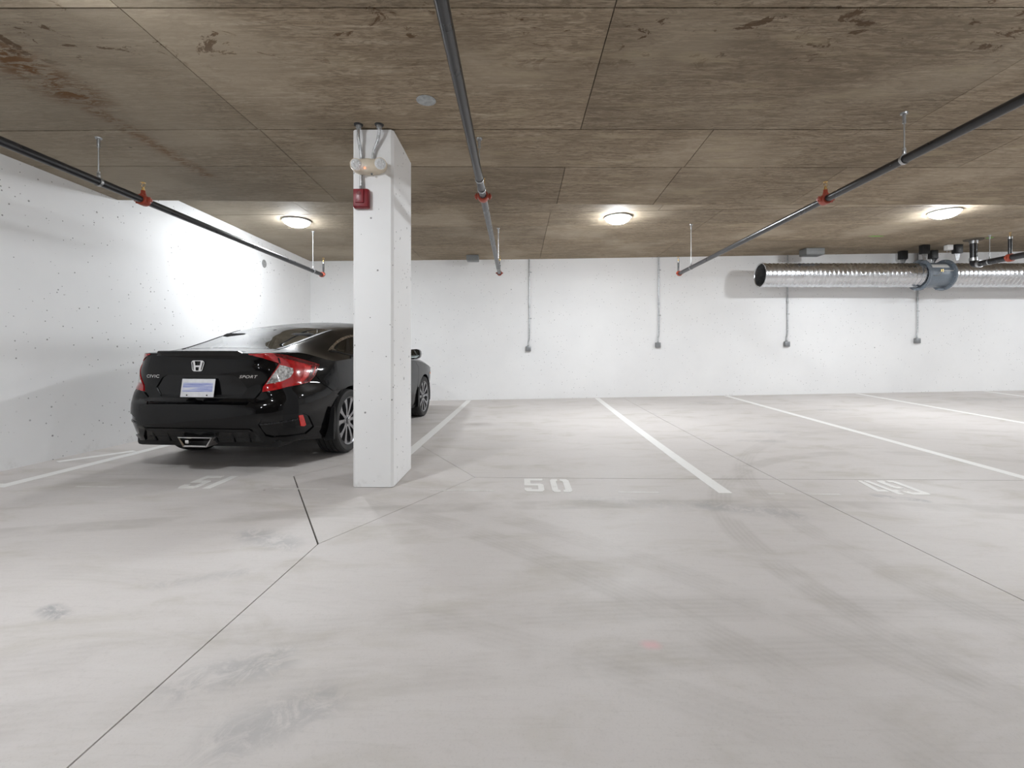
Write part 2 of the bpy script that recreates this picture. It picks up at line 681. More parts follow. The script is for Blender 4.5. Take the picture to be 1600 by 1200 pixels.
M['disc'] = simple('grey_cover_disc', (.36, .38, .385), .6, 0, .25, 30)
M['green'] = simple('green_mark_paint', (.16, .42, .05), .6)

# ------------------------------------------------------------------ floor: slabs between saw-cut joints
def grid_sheet(x0, x1, y0, y1, nx, ny, zfun):
    mb = MB()
    V = [(lerp(x0, x1, i / nx), lerp(y0, y1, j / ny)) for j in range(ny + 1) for i in range(nx + 1)]
    mb.add([(a, b, zfun(a, b)) for a, b in V],
           [(j * (nx + 1) + i, j * (nx + 1) + i + 1, (j + 1) * (nx + 1) + i + 1, (j + 1) * (nx + 1) + i) for j in range(ny) for i in range(nx)])
    return mb


base = grid_sheet(X0 - .1, X1 + .1, Y0 - .1, Y1 + .1, 40, 60, lambda a, b: zf(a, b) - .012)
floor = struct(obj('floor', base, M['joint'], sharp=0, merge=False))

JOINTS = [  # saw cuts: from, to, width
    ((-1.40, Y0), (-1.05, 2.431), .0055), ((-1.05, 2.431), (-1.832, 3.78), .009), ((-1.05, 2.431), (-.346, 3.779), .004),
    ((-.346, 3.779), (-1.05, 5.06), .0045), ((-1.832, 3.78), (-1.05, 5.06), .0045), ((-.346, 3.779), (X1, 3.75), .0085),
    ((-1.05, 5.06), (-1.0, Y1), .004), ((1.93, Y0), (2.2, Y1), .0065), ((-1.832, 3.78), (X0, 3.80), .003),
    ((X0, -2.4), (X1, -2.4), .005), ((8.0, Y0), (8.0, Y1), .005)]


def build_slabs():
    pts, edges = [], []

    def ring(poly):
        b = len(pts)
        pts.extend(Vector(p) for p in poly)
        edges.extend((b + i, b + (i + 1) % len(poly)) for i in range(len(poly)))
    ring(dense([(X0, Y0), (X1, Y0), (X1, Y1), (X0, Y1)], .8))
    quads = []
    for a, b, w in JOINTS:
        a, b = Vector(a), Vector(b)
        d = (b - a).normalized()
        nrm = Vector((-d.y, d.x)) * w * .5
        a2, b2 = a - d * w * .3, b + d * w * .3
        n = max(1, int((b2 - a2).length / .5))
        L = [a2.lerp(b2, i / n) for i in range(n + 1)]
        q = [tuple(p + nrm) for p in L] + [tuple(p - nrm) for p in reversed(L)]
        q = [(clamp(p[0], X0, X1), clamp(p[1], Y0, Y1)) for p in q]
        quads.append(q)
        ring(q)
    y = Y0 + .35
    while y < Y1:
        x = X0 + .3
        h = .45
        while x < X1:
            pts.append(Vector((x, y)))
            x += h
        y += h
    r = delaunay_2d_cdt(pts, edges, [], 0, 1e-6)
    V, F = [tuple(v) for v in r[0]], r[2]
    keep = []
    for f in F:
        c = (sum(V[i][0] for i in f) / len(f), sum(V[i][1] for i in f) / len(f))
        if not (X0 < c[0] < X1 and Y0 < c[1] < Y1) or any(inside(c, q) for q in quads):
            continue
        keep.append(tuple(f))
    e2f = {}
    for k, f in enumerate(keep):
        for i in range(len(f)):
            e2f.setdefault(frozenset((f[i], f[(i + 1) % len(f)])), []).append(k)
    seen = [False] * len(keep)
    for k0 in range(len(keep)):
        if seen[k0]:
            continue
        comp, todo = [], [k0]
        seen[k0] = True
        while todo:
            k = todo.pop()
            comp.append(k)
            f = keep[k]
            for i in range(len(f)):
                for m in e2f[frozenset((f[i], f[(i + 1) % len(f)]))]:
                    if not seen[m]:
                        seen[m] = True
                        todo.append(m)
        if len(comp) < 4:
            continue
        ids = {}
        verts, faces = [], []

        def vid(i, low):
            key = (i, low)
            if key not in ids:
                ids[key] = len(verts)
                verts.append((V[i][0], V[i][1], zf(*V[i]) - (.03 if low else 0)))
            return ids[key]
        for k in comp:
            f = keep[k]
            a, b, c = (V[i] for i in f[:3])
            if (b[0] - a[0]) * (c[1] - a[1]) - (b[1] - a[1]) * (c[0] - a[0]) < 0:
                f = tuple(reversed(f))
            faces.append(tuple(vid(i, 0) for i in f))
            for i in range(len(f)):
                u, w = f[i], f[(i + 1) % len(f)]
                if len(e2f[frozenset((u, w))]) == 1:
                    faces.append((vid(w, 0), vid(u, 0), vid(u, 1), vid(w, 1)))
        obj('slab', MB().add(verts, faces), M['floor'], floor, merge=False)


build_slabs()

# ------------------------------------------------------------------ walls
def wallbox(name, lo, hi, mat='wall'):
    c = [(a + b) / 2 for a, b in zip(lo, hi)]
    s = [b - a for a, b in zip(lo, hi)]
    return struct(obj(name, MB().box(c, s), M[mat], sharp=0))


wall_left = wallbox('wall_left', (X0 - .25, Y0 - .25, -.15), (X0, Y1 + .25, 3.6))
wall_back = wallbox('wall_far', (X0, Y1, -.15), (X1, Y1 + .25, 3.6))
wall_right = wallbox('wall_right', (X1, Y0 - .25, -.15), (X1 + .25, Y1 + .25, 3.6))
wall_near = wallbox('wall_near', (X0, Y0 - .25, -.15), (X1, Y0, 3.6), 'ceiling')
obj('grout_patch', MB().lathe([(0, .004), (.066, .004), (.07, 0), (.07, -.01), (0, -.01)], 'x', 24), M['grey_patch'], wall_left,
    loc=(X0, 7.89, 2.578), label='round grey grouted hole in the white wall')

# ------------------------------------------------------------------ ceiling: backing slabs with formwork panels
cb = MB()
cb.add(*(lambda g: (g.v, g.f))(grid_sheet(X0 - .1, X1 + .1, Y0 - .1, 5.0, 40, 30, lambda a, b: zlow(a, b) + .010)))
cb.add(*(lambda g: (g.v, g.f))(grid_sheet(X0 - .1, X1 + .1, 5.0, Y1 + .1, 40, 6, lambda a, b: zhigh(a, b) + .010)))
g = grid_sheet(X0 - .1, X1 + .1, 0, 1, 40, 1, lambda a, b: 0)
cb.add([(p[0], 5.0, zlow(p[0], 5.0) if p[1] < .5 else zhigh(p[0]) + .01) for p in g.v], g.f)
cb.add(*(lambda g: (g.v, g.f))(grid_sheet(X0 - .3, X1 + .3, Y0 - .3, Y1 + .3, 1, 1, lambda a, b: 3.6)))
ceiling = struct(obj('ceiling', cb, M['seam'], sharp=0, merge=False))
ys = [Y0, -9.93, -8.71, -7.49, -6.27, -5.05, -3.83, -2.61, -1.39, -.17, 1.05, 2.27, 3.49, 4.12, 5.0]
xs_std = [-1.96 + 2.44 * i for i in range(7)]
specs = []
for a, b in zip(ys, ys[1:]):
    if b <= 3.5:
        xs = xs_std
    elif a < 3.6:
        xs = [-1.95, 1.49, 3.93, 6.37, 8.81, 11.25, 13.69]
    else:
        xs = [-1.95, .43, 1.47, 2.95, 5.39, 7.83, 10.27, 12.71]
    specs.append((a, b, xs, zlow))
for a, b, xs in ((5.0, 6.5, [-2.9, -.45, 1.99, 4.43, 6.87, 9.31, 11.75]), (6.5, 7.17, [-1.97, .47, 2.91, 5.35, 7.79, 10.23, 12.7]),
                 (7.17, 8.35, [-1.97, .47, 2.91, 5.35, 7.79, 10.23, 12.7]), (8.35, 9.65, [-1.97, .47, 2.91, 5.35, 7.79, 10.23, 12.7])):
    specs.append((a, b, xs, zhigh))
rp = random.Random(3)
for a, b, xs, fz in specs:
    ex = [X0] + xs + [X1]
    for u, w in zip(ex, ex[1:]):
        if w - u < .05:
            continue
        gp = .003
        dz = rp.uniform(0, .003)
        gxa = u + (gp if u > X0 else 0)
        gxb = w - (gp if w < X1 else 0)
        ya = a + (gp * 1.7 if a > Y0 else 0)
        yb = b - (gp * 1.7 if b < Y1 and b != 5.0 else 0)
        n = 4
        q = MB()
        low = [(lerp(gxa, gxb, i / n), yy) for yy in (ya, yb) for i in range(n + 1)]
        V = [(p[0], p[1], fz(*p) - dz) for p in low] + [(p[0], p[1], fz(*p) + .03) for p in low]
        m = n + 1
        F = []
        for i in range(n):
            F.append((i, m + i, m + i + 1, i + 1))
            F.append((2 * m + i, 2 * m + i + 1, 3 * m + i + 1, 3 * m + i))
            F.append((i, i + 1, 2 * m + i + 1, 2 * m + i))
            F.append((m + i, 3 * m + i, 3 * m + i + 1, m + i + 1))
        F += [(0, 2 * m, 3 * m, m), (n, m + n, 3 * m + n, 2 * m + n)]
        q.add(V, F)
        obj('panel', q, M['ceiling'], ceiling, sharp=0)

# ------------------------------------------------------------------ column
CX0, CX1, CYF, CYB = -1.239, -.933, 3.47, 4.07
ch = .018
cp = [(CX0 + ch, CYF), (CX1 - ch, CYF), (CX1, CYF + ch), (CX1, CYB - ch), (CX1 - ch, CYB), (CX0 + ch, CYB), (CX0, CYB - ch), (CX0, CYF + ch)]
ccx, ccy = (CX0 + CX1) / 2, (CYF + CYB) / 2
zb = zf(ccx, ccy)
column = obj('concrete_column', MB().prism([(p[0] - ccx, p[1] - ccy) for p in cp], 0, 2.70 - zb), M['column'], loc=(ccx, ccy, zb + .003), sharp=20)
tag(column, 'white painted rectangular concrete column with chamfered edges standing beside the black car', 'column')

# ------------------------------------------------------------------ ceiling lights
NAMES = {}


def make_light(mat):
    t = thing('ceiling_light', '', 'light', group='round ceiling lights')
    obj('base', MB().lathe([(0, 0), (.185, 0), (.195, -.006), (.195, -.016), (.175, -.024), (.15, -.024), (.15, -.018), (0, -.018)], 'z', 40), M['lamp_base'], t)
    obj('lens', MB().lathe([(.140, -.018), (.148, -.040), (.138, -.064), (.105, -.082), (.055, -.092), (0, -.095)], 'z', 40), mat, t)
    rb = MB()
    for k in range(44):
        a = 2 * PI * k / 44
        R = Matrix.Rotation(a, 3, 'Z')
        rb.box(R @ Vector((.160, 0, -.036)), (.014, .0045, .030), R)
    o = obj('rib', rb, M['cover_white'], t)
    o['kind'] = 'stuff'
    return t


LA = make_light(M['lamp_dimmed'])
lens_mesh = [c for c in LA.children if c.name.startswith('lens')][0].data.copy()
lens_mesh.materials[0] = M['lamp_far']
for i, (x, y, lab) in enumerate([(-3.24, 6.77, 'lit round ceiling light nearest the left white wall'), (1.48, 6.77, 'lit round ceiling light between the middle and right sprinkler pipes'),
                                 (6.26, 6.75, 'lit round ceiling light in front of the spiral duct'), (11.0, 6.75, 'lit round ceiling light beyond the right edge of the bays')]):
    z = zhigh(x) - .003
    if i == 0:
        LA.location = (x, y, z)
        LA['label'] = lab
    else:
        o = dup(LA, (x, y, z), lab)
        for ch in o.children:
            if ch.name.startswith('lens'):
                ch.data = lens_mesh
LB = make_light(M['lamp'])
LB['group'] = 'round ceiling lights over the aisle'
n = 0
for y, rn in ((1.75, 'by the stalls'), (-3.2, 'behind')):
    for x, cn in ((-2.0, 'left'), (2.85, 'middle'), (7.6, 'right'), (12.3, 'far right')):
        z = zlow(x, y) - .003
        lab = 'lit round ceiling light in the aisle row %s, %s one' % (rn, cn)
        if n == 0:
            LB.location = (x, y, z)
            LB['label'] = lab
        else:
            dup(LB, (x, y, z), lab)
        n += 1

# ------------------------------------------------------------------ floor paint
def strip(name, label, cat, a, b, w, mat, group=None, parent=None, off=.0014):
    a, b = Vector(a), Vector(b)
    d = (b - a).normalized()
    nr = Vector((-d.y, d.x)) * w / 2
    L = (b - a).length
    n = max(1, int(L / .3))
    V, F = [], []
    for i in range(n + 1):
        p = a.lerp(b, i / n)
        for q in (p + nr, p - nr):
            V.append((q.x, q.y, zf(q.x, q.y) + off))
            V.append((q.x, q.y, zf(q.x, q.y) + .0002))
    for i in range(n):
        k = i * 4
        F += [(k, k + 2, k + 6, k + 4), (k, k + 4, k + 5, k + 1), (k + 2, k + 3, k + 7, k + 6)]
    F += [(0, 1, 3, 2), (n * 4, n * 4 + 2, n * 4 + 3, n * 4 + 1)]
    o0 = Vector(((a.x + b.x) / 2, (a.y + b.y) / 2, zf((a.x + b.x) / 2, (a.y + b.y) / 2)))
    if parent is None:
        V = [tuple(Vector(v) - o0) for v in V]
    o = obj(name, MB().add(V, F), mat, parent, loc=o0 if parent is None else None, sharp=20)
    if label:
        tag(o, label, cat, group)
    return o


GL = 'white painted stall lines'
YE = 9.60
strip('parking_line', 'long white floor line between the black car and stall 50', 'floor line', (-1.12, 4.09), (-1.005, YE), .1, M['line'], GL)
strip('parking_line', 'long white floor line between stall 50 and stall 49', 'floor line', (1.535, 3.39), (1.667, YE), .1, M['line'], GL)
strip('parking_line', 'long white floor line on the far side of stall 49', 'floor line', (4.225, 3.40), (4.358, YE), .1, M['line'], GL)
strip('parking_line', 'white floor line running out under the spiral duct, one bay past stall 49', 'floor line', (6.92, 3.40), (7.08, YE), .1, M['line'], GL)
strip('parking_line', 'short-looking white floor line in the far right corner of the bays', 'floor line', (9.62, 3.40), (9.76, YE), .1, M['line'], GL)
strip('parking_line', 'white floor line between the black car and the left wall', 'floor line', (-3.845, 3.41), (-3.71, YE), .1, M['line'], GL)
strip('hatch_line', 'short white bar across the near end of the hatched strip at left wall', 'floor line', (-4.32, 3.46), (-3.885, 3.455), .1, M['line'])
strip('hatch_line', 'slanted white hatch line beside the left wall', 'floor line', (-4.21, 4.22), (-3.91, 4.71), .09, M['line'])

fl = thing('guide_line', 'faint worn dashed white line crossing the stall numbers', 'floor line', (0, 3.40, 0))
rg = random.Random(5)
x = -3.3
while x < 4.2:
    L = rg.uniform(.12, .5)
    if not any(a < x < b or a < x + L < b or (x < a and b < x + L) for a, b in ((CX0 - .1, CX1 + .1), (-1.21, -1.06), (1.46, 1.60), (4.15, 4.3), (-2.56, -2.25), (.03, .44), (2.68, 3.08))):
        yy = 3.425 - .0115 * (x + 1.5)
        o = strip('dash', None, None, (x, yy - 3.40 + 3.40), (x + L, yy - .012 * L), .03, M['faded'], parent=None, off=.0009)
        o.parent = fl
        o.location = Vector(o.location) - Vector((0, 3.40, 0))
    x += L + rg.uniform(.12, .4)

DIG = {
    '5': [[(0, 1), (1, 1), (1, .84), (.33, .84), (.33, .6), (.85, .6), (1, .52), (1, .1), (.88, 0), (.12, 0), (0, .12), (0, .27), (.36, .27), (.36, .16), (.7, .16), (.7, .44), (0, .44)]],
    '0': [[(.1, 1), (.4, 1), (.4, .86), (.31, .82), (.31, .18), (.4, .14), (.4, 0), (.1, 0), (0, .1), (0, .9)],
          [(.54, 1), (.88, 1), (1, .9), (1, .1), (.88, 0), (.54, 0), (.54, .14), (.66, .18), (.66, .82), (.54, .86)]],
    '1': [[(0, 1), (1, 1), (1, 0), (0, 0)]],
    '4': [[(.46, 1), (.30, 1), (0, .32), (0, .2), (.5, .2), (.5, .33), (.24, .33), (.46, .8)],
          [(.56, 1), (.82, 1), (.82, .32), (1, .32), (1, .2), (.82, .2), (.82, 0), (.56, 0)]],
    '9': [[(.42, 1), (.1, 1), (0, .9), (0, .52), (.1, .42), (.42, .42), (.42, .55), (.3, .55), (.3, .87), (.42, .87)],
          [(.54, 1), (.9, 1), (1, .9), (1, .1), (.9, 0), (.1, 0), (0, .1), (0, .24), (.3, .24), (.3, .14), (.69, .14), (.69, .87), (.54, .87)]]}


def stall_number(txt, digits, label):
    x0 = digits[0][1]
    x1 = digits[-1][2]
    cx, cy = (x0 + x1) / 2, 3.56
    t = thing('stall_number', label, 'floor number', (cx, cy, zf(cx, cy)), group='stencilled stall numbers')
    for chd, a, b, y0, y1 in digits:
        mb = MB()
        for poly in DIG[chd]:
            P = [(lerp(a, b, p[0]), lerp(y0, y1, p[1])) for p in poly]
            V2, F = cdt(P, [], .12)
            top = [(p[0] - cx, p[1] - cy, zf(*p) + .0024 - zf(cx, cy)) for p in V2]
            mb.add(top, F)
            n = len(P)
            mb.add([(p[0] - cx, p[1] - cy, zf(*p) + z - zf(cx, cy)) for z in (.0024, .0002) for p in P],
                   [(i, (i + 1) % n, n + (i + 1) % n, n + i) for i in range(n)])
        obj('digit', mb, M['number'], t, sharp=20)


stall_number('50', [('5', .056, .204, 3.395, 3.745), ('0', .262, .412, 3.385, 3.735)], 'white stencilled number 50 on the concrete floor')
stall_number('51', [('5', -2.535, -2.39, 3.42, 3.765), ('1', -2.335, -2.275, 3.415, 3.765)], 'white stencilled number 51 on the floor behind the car')
stall_number('49', [('4', 2.705, 2.88, 3.385, 3.735), ('9', 2.895, 3.055, 3.385, 3.735)], 'white stencilled number 49 on the floor of the right stall')
# ------------------------------------------------------------------ sprinkler pipes
def loc_tube(mb, path, r, o, n=16):
    return mb.tube([Vector(p) - Vector(o) for p in path], r, n)


def sprinkler_head(parent, p):
    """small brass upright head with its frame and deflector; p its base"""
    mb = MB().lathe([(0, 0), (.013, 0), (.013, .016), (.008, .02), (.008, .03), (0, .03)], 'z', 12, p)
    for s in (-1, 1):
        mb.tube([Vector(p) + Vector(q) for q in ((s * .006, 0, .028), (s * .015, 0, .04), (s * .011, 0, .056), (0, 0, .066))], .0028, 6)
    mb.lathe([(0, .064), (.018, .066), (.02, .07), (0, .071)], 'z', 16, p)
    return obj('sprinkler_head', mb, M['brass'], parent, label='brass upright sprinkler head')


def tee(parent, c, r, riser, name='coupling'):
    """red grooved coupling round the pipe with a stub up"""
    c = Vector(c)
    mb = MB().lathe([(r, -.035), (r + .014, -.035), (r + .017, -.025), (r + .017, .025), (r + .014, .035), (r, .035)], 'y', 20, c)
    for s in (-1, 1):
        mb.box(c + Vector((s * (r + .026), 0, 0)), (.034, .03, .026), None, .004)
        mb.lathe([(0, -.026), (.008, -.026), (.008, .026), (0, .026)], 'z', 8, c + Vector((s * (r + .028), 0, 0)))
    if riser:
        mb.lathe([(0, r), (.024, r), (.024, r + .02), (.019, r + .03), (.017, riser), (0, riser)], 'z', 14, c)
    return obj(name, mb, M['red_fit'], parent, label='red pipe coupling')


def sprinkler_pipe(x, z, y0, y1, tees, label, slope=0.0, elbow=True, r=.03, band=None):
    t = thing('sprinkler_pipe', label, 'pipe', (x, y1, z), group='black sprinkler pipes')
    obj('pipe', MB().tube([(0, y - y1, (y - y1) * -slope) for y in (y0, lerp(y0, y1, .5), y1 - .03)], r, 18), M['black_pipe'], t)
    for y in tees:
        zz = (y - y1) * -slope
        tee(t, (0, y - y1, zz), r, .085)
        sprinkler_head(t, (0, y - y1, zz + .085))
    if band:
        obj('pipe_band', MB().lathe([(r, -.012), (r + .006, -.012), (r + .006, .012), (r, .012)], 'y', 20, (0, band - y1, (band - y1) * -slope)), M['zinc'], t, label='pale band round the pipe')
    if elbow:
        mb = MB().tube([(0, -.06, 0), (0, -.02, .002), (0, 0, .014), (0, .006, .04)], [r * 1.15, r * 1.25, r * 1.15, r * .95], 14)
        mb.lathe([(r * 1.1, -.012), (r * 1.45, -.012), (r * 1.45, .012), (r * 1.1, .012)], 'y', 16, (0, -.06, 0))
        for s in (-1, 1):
            mb.box((s * r * 1.6, -.06, 0), (.024, .024, .02), None, .003)
        obj('elbow', mb, M['red_fit'], t, label='red end elbow')
        obj('riser', MB().tube([(0, .006, .03), (0, .006, .20)], .015, 12), M['black_pipe'], t)
        obj('riser_collar', MB().lathe([(0, .195), (.019, .195), (.019, .215), (.013, .225), (0, .225)], 'z', 12, (0, .006, 0)), M['zinc'], t)
        sprinkler_head(t, (0, .006, .222))
    return t


def hanger(x, y, zp, label, r=.03, top=None, plate=True):
    top = top if top is not None else zc(x, y) - .002
    t = thing('pipe_hanger', label, 'hanger', (x, y, zp), group='pipe hangers')
    h = top - zp
    obj('ring', MB().lathe([(r + .002, -.011), (r + .005, -.011), (r + .005, .011), (r + .002, .011), (r + .002, -.011)], 'y', 24), M['zinc'], t)
    mb = MB().box((0, 0, r + .02), (.018, .02, .03), None, .003)
    mb.lathe([(0, r + .035), (.011, r + .035), (.011, r + .05), (0, r + .05)], 'z', 6)
    obj('swivel_nut', mb, M['zinc'], t)
    obj('rod', MB().lathe([(0, r + .045), (.005, r + .045), (.005, h - .05), (0, h - .05)], 'z', 10), M['zinc'], t)
    mb = MB().lathe([(0, h - .075), (.011, h - .075), (.011, h - .012), (0, h - .012)], 'z', 10)
    if plate:
        mb.lathe([(0, h - .012), (.022, h - .010), (.024, h), (0, h)], 'z', 14)
    obj('anchor', mb, M['galv_dull'], t)
    return t


sprinkler_pipe(-3.27, 2.36, -6, 7.77, [4.03, -.4], 'long black sprinkler pipe running beside the left wall')
hanger(-3.27, 3.6, 2.36, 'near threaded hanger on the left black pipe')
hanger(-3.27, 7.38, 2.36, 'thin far hanger holding the end of the left black pipe')
sprinkler_pipe(-.297, 2.39, -6, 7.8, [4.02, -.4], 'black sprinkler pipe overhead in the middle, passing right of the column', band=3.84)
hanger(-.297, 3.62, 2.39, 'hanger partly hidden behind the middle black pipe')
hanger(-.297, 7.28, 2.39, 'thin far hanger at the end of the middle black pipe')
sprinkler_pipe(2.73, 2.385, -6, 7.8, [4.08, -.4], 'long black sprinkler pipe on the right, running over stall 49')
hanger(2.73, 3.25, 2.385, 'near threaded hanger on the right black pipe')
hanger(2.73, 7.23, 2.385, 'thin far hanger holding the end of the right black pipe')

# pipe in front of the duct: drop, elbow, run towards the aisle
px, py_, pz = 8.42, 8.5, 2.676
t = thing('sprinkler_main', 'black pipe dropping from the ceiling and bending in front of the spiral duct', 'pipe', (px, py_, pz))
top = zhigh(px) - pz - .006
obj('drop_pipe', MB().tube([(0, 0, .07), (0, 0, top)], .055, 18), M['black_pipe'], t)
mb = MB()
mb.tube([(0, 0, .08), (0, -.004, .04), (0, -.022, .012), (0, -.05, 0), (0, -.09, 0)], .06, 18)
obj('elbow', mb, M['black_pipe'], t)
for ax, h0, h1, rr in (('z', .075, .13, .066), ('y', -.13, -.085, .066), ('z', top - .075, top - .025, .064)):
    obj('pipe_collar', MB().lathe([(.053, h0), (rr, h0), (rr, h1), (.053, h1)], ax, 18), M['zinc'], t, label='bare metal collar on the pipe')
obj('flange', MB().lathe([(.056, top - .02), (.14, top - .015), (.145, top), (.056, top)], 'z', 24), M['seam'], t)
obj('pipe', MB().tube([(0, -.08, 0), (0, -1.6, 0), (0, -3.45, 0)], .052, 18), M['black_pipe'], t)
tee(t, (0, -.63, 0), .052, .0)
obj('riser', MB().tube([(0, -.63, .05), (0, -.63, .33)], .028, 12), M['black_pipe'], t)
obj('riser_collar', MB().lathe([(0, .32), (.033, .32), (.033, .36), (.02, .37), (0, .37)], 'z', 12, (0, -.63, 0)), M['zinc'], t)
sprinkler_head(t, (0, -.63, .36))
hanger(px, 8.21, pz, 'thin hanger on the black pipe in front of the duct', r=.052)

# ------------------------------------------------------------------ column fittings
CF = CYF


def ceiling_conduit(path, label):
    o = Vector(path[-1])
    t = thing('conduit', label, 'conduit', o, group='conduits on the column')
    pts = [Vector(p) - o for p in path]
    obj('tube', MB().tube(pts, .0115, 12), M['conduit'], t)
    top = pts[0]
    mb = MB().lathe([(0, -.03), (.019, -.03), (.021, -.012), (.021, -.006), (0, -.006)], 'z', 8, top)
    obj('connector', mb, M['galv_dull'], t)
    obj('ceiling_cup', MB().lathe([(0, -.008), (.03, -.008), (.034, 0), (0, 0)], 'z', 16, top), M['rubber'], t, label='dark cup where conduit enters the ceiling')


def curve_pts(ctrl, n=8):
    P = [Vector(p) for p in ctrl]
    P = [P[0] * 2 - P[1]] + P + [P[-1] * 2 - P[-2]]
    out = []
    for i in range(1, len(P) - 2):
        for k in range(n):
            s = k / n
            a, b, c, d = P[i - 1:i + 3]
            out.append(.5 * ((2 * b) + (c - a) * s + (2 * a - 5 * b + 4 * c - d) * s * s + (3 * b - a - 3 * c + d) * s ** 3))
    out.append(P[-2])
    return out


zt = zc(-1.18, 3.4) - .002
ceiling_conduit(curve_pts([(-1.176, 3.415, zt), (-1.176, 3.418, zt - .10), (-1.171, 3.44, zt - .16), (-1.166, 3.453, 2.50), (-1.166, 3.455, 2.468)]),
                'left grey steel conduit from the ceiling to the emergency light')
ceiling_conduit(curve_pts([(-1.022, 3.415, zt), (-1.022, 3.418, zt - .05), (-1.040, 3.44, zt - .11), (-1.072, 3.452, zt - .18), (-1.078, 3.453, 2.50), (-1.078, 3.455, 2.468)]),
                'right grey steel conduit, bent in an S, above the emergency light')

# emergency light
t = thing('emergency_light', 'cream twin-head emergency light high on the white column', 'light', (-1.112, CF, 2.408))
bm_ = MB()
prof = [(-.135, .0), (-.115, -.026), (-.07, -.045), (0, -.052), (.07, -.045), (.115, -.026), (.135, 0)]
sec = []
for x, zlo in prof:
    hz = .056 - .018 * (abs(x) / .135) ** 2
    dpt = -.085 + .045 * (abs(x) / .135) ** 2
    ring = [(0, zlo), (dpt * .55, zlo + .002), (dpt * .9, zlo + .014), (dpt, zlo + .035), (dpt * .98, hz * .6), (dpt * .8, hz * .93), (dpt * .5, hz), (0, hz)]
    sec.append([(x, a, b) for a, b in ring])
V, F = [], []
for r in sec:
    V += r
m = len(sec[0])
for i in range(len(sec) - 1):
    for j in range(m):
        F.append((i * m + j, i * m + (j + 1) % m, (i + 1) * m + (j + 1) % m, (i + 1) * m + j))
F += [tuple(range(m)), tuple(reversed(range((len(sec) - 1) * m, len(sec) * m)))]
obj('body', bm_.add(V, F), M['cream'], t, sharp=50)
for s, ang in ((-1, .55), (1, .25)):
    R = Matrix.Rotation(s * -ang if s < 0 else .35, 3, 'Z') @ Matrix.Rotation(.12, 3, 'X')
    c = Vector((-.076, -.078, -.004)) if s < 0 else Vector((.104, -.08, .0)) 

    def tr(mb):
        mb.v = [tuple(c + R @ Vector(p)) for p in mb.v]
        return mb
    h = obj('lamp_head', tr(MB().lathe([(0, .05), (.022, .05), (.032, .03), (.041, .004), (.045, -.012), (.045, -.02), (.040, -.02), (.040, -.012), (0, -.012)], 'y', 28)), M['cream'], t)
    mb = MB().lathe([(.041, -.016), (.041, -.0195), (.036, -.023), (0, -.0245)], 'y', 24)
    obj('lens', tr(mb), M['head_lens'], h, label='clear lens of lamp head')
    mb = MB()
    for k in range(9):
        a = 2 * PI * k / 8
        q = (0, 0) if k == 8 else (.023 * math.cos(a), .023 * math.sin(a))
        mb.lathe([(.0082, -.0225), (.0066, -.0285), (0, -.0295)], 'y', 8, (q[0], 0, q[1]))
    obj('led', tr(mb), M['head_lens'], h)
    obj('neck', MB().tube([(s * .085 + .012, -.03, .004), tuple(c + R @ Vector((0, .04, 0)))], .02, 12), M['cream'], t)
obj('indicator', MB().lathe([(0, -.004), (.005, -.003), (.006, .004), (0, .004)], 'y', 10, (-.008, -.083, -.026)), M['led'], t, label='small glowing red indicator')
obj('test_button', MB().lathe([(0, 0), (.007, 0), (.007, .012), (0, .012)], 'z', 10, (.03, -.04, -.062)), M['grey_box'], t)

# fire alarm sounder and its conduit stub
o = Vector((-1.166, CF - .02, 2.247))
t = thing('conduit', 'short grey conduit between the emergency light and the red alarm', 'conduit', o, group='conduits on the column')
obj('tube', MB().tube([(0, 0, 0), (0, 0, .105)], .0115, 12), M['conduit'], t)
obj('connector', MB().lathe([(0, 0), (.016, 0), (.016, .022), (0, .022)], 'z', 8), M['galv_dull'], t)
t = thing('fire_alarm', 'square dark red fire alarm sounder on the white column', 'alarm', (-1.164, CF, 2.174))
obj('back_box', MB().box((0, -.019, 0), (.118, .038, .142), None, .008), M['alarm_red'], t)
obj('face_plate', MB().box((.0, -.042, .002), (.110, .010, .134), None, .005), M['alarm_red'], t)
obj('grille', MB().box((-.006, -.051, .012), (.064, .010, .100), None, .004), M['alarm_red'], t)
mb = MB().lathe([(.010, -.0565), (.0135, -.0575), (.0135, -.0555), (.010, -.0555)], 'y', 16, (-.01, 0, .034))
mb.lathe([(0, -.0568), (.004, -.0568), (.004, -.055), (0, -.055)], 'y', 8, (-.01, 0, .034))
obj('emblem', mb, M['alarm_dark'], t)
for x in (-.036, -.008):
    obj('screw', MB().lathe([(0, -.0495), (.0055, -.0485), (.0055, -.046), (0, -.046)], 'y', 10, (x, 0, -.055)), M['alarm_dark'], t)

# ------------------------------------------------------------------ ceiling cover, junction boxes
t = obj('cover_disc', MB().lathe([(0, -.006), (.058, -.006), (.065, -.002), (.065, 0), (0, 0)], 'z', 32), M['disc'], loc=(-.61, 3.09, zlow(-.61, 3.09) - .0032))
tag(t, 'round grey cover plate on the ceiling near the column', 'cover plate')


def junction_box(name, x, y, s, mat, label):
    z = zhigh(x) - .007
    t = thing(name, label, 'box', (x, y, z), group='boxes on the ceiling')
    obj('body', MB().box((0, 0, -s[2] / 2), s, None, .006), mat, t)
    obj('lid', MB().box((0, 0, -s[2] - .004), (s[0] * .96, s[1] * .96, .008), None, .003), mat, t)
    for a in (-1, 1):
        for b in (-1, 1):
            obj('screw', MB().lathe([(0, -s[2] - .011), (.007, -s[2] - .01), (.007, -s[2] - .006), (0, -s[2] - .006)], 'z', 8, (a * s[0] * .4, b * s[1] * .38, 0)), M['zinc'], t)
    return t


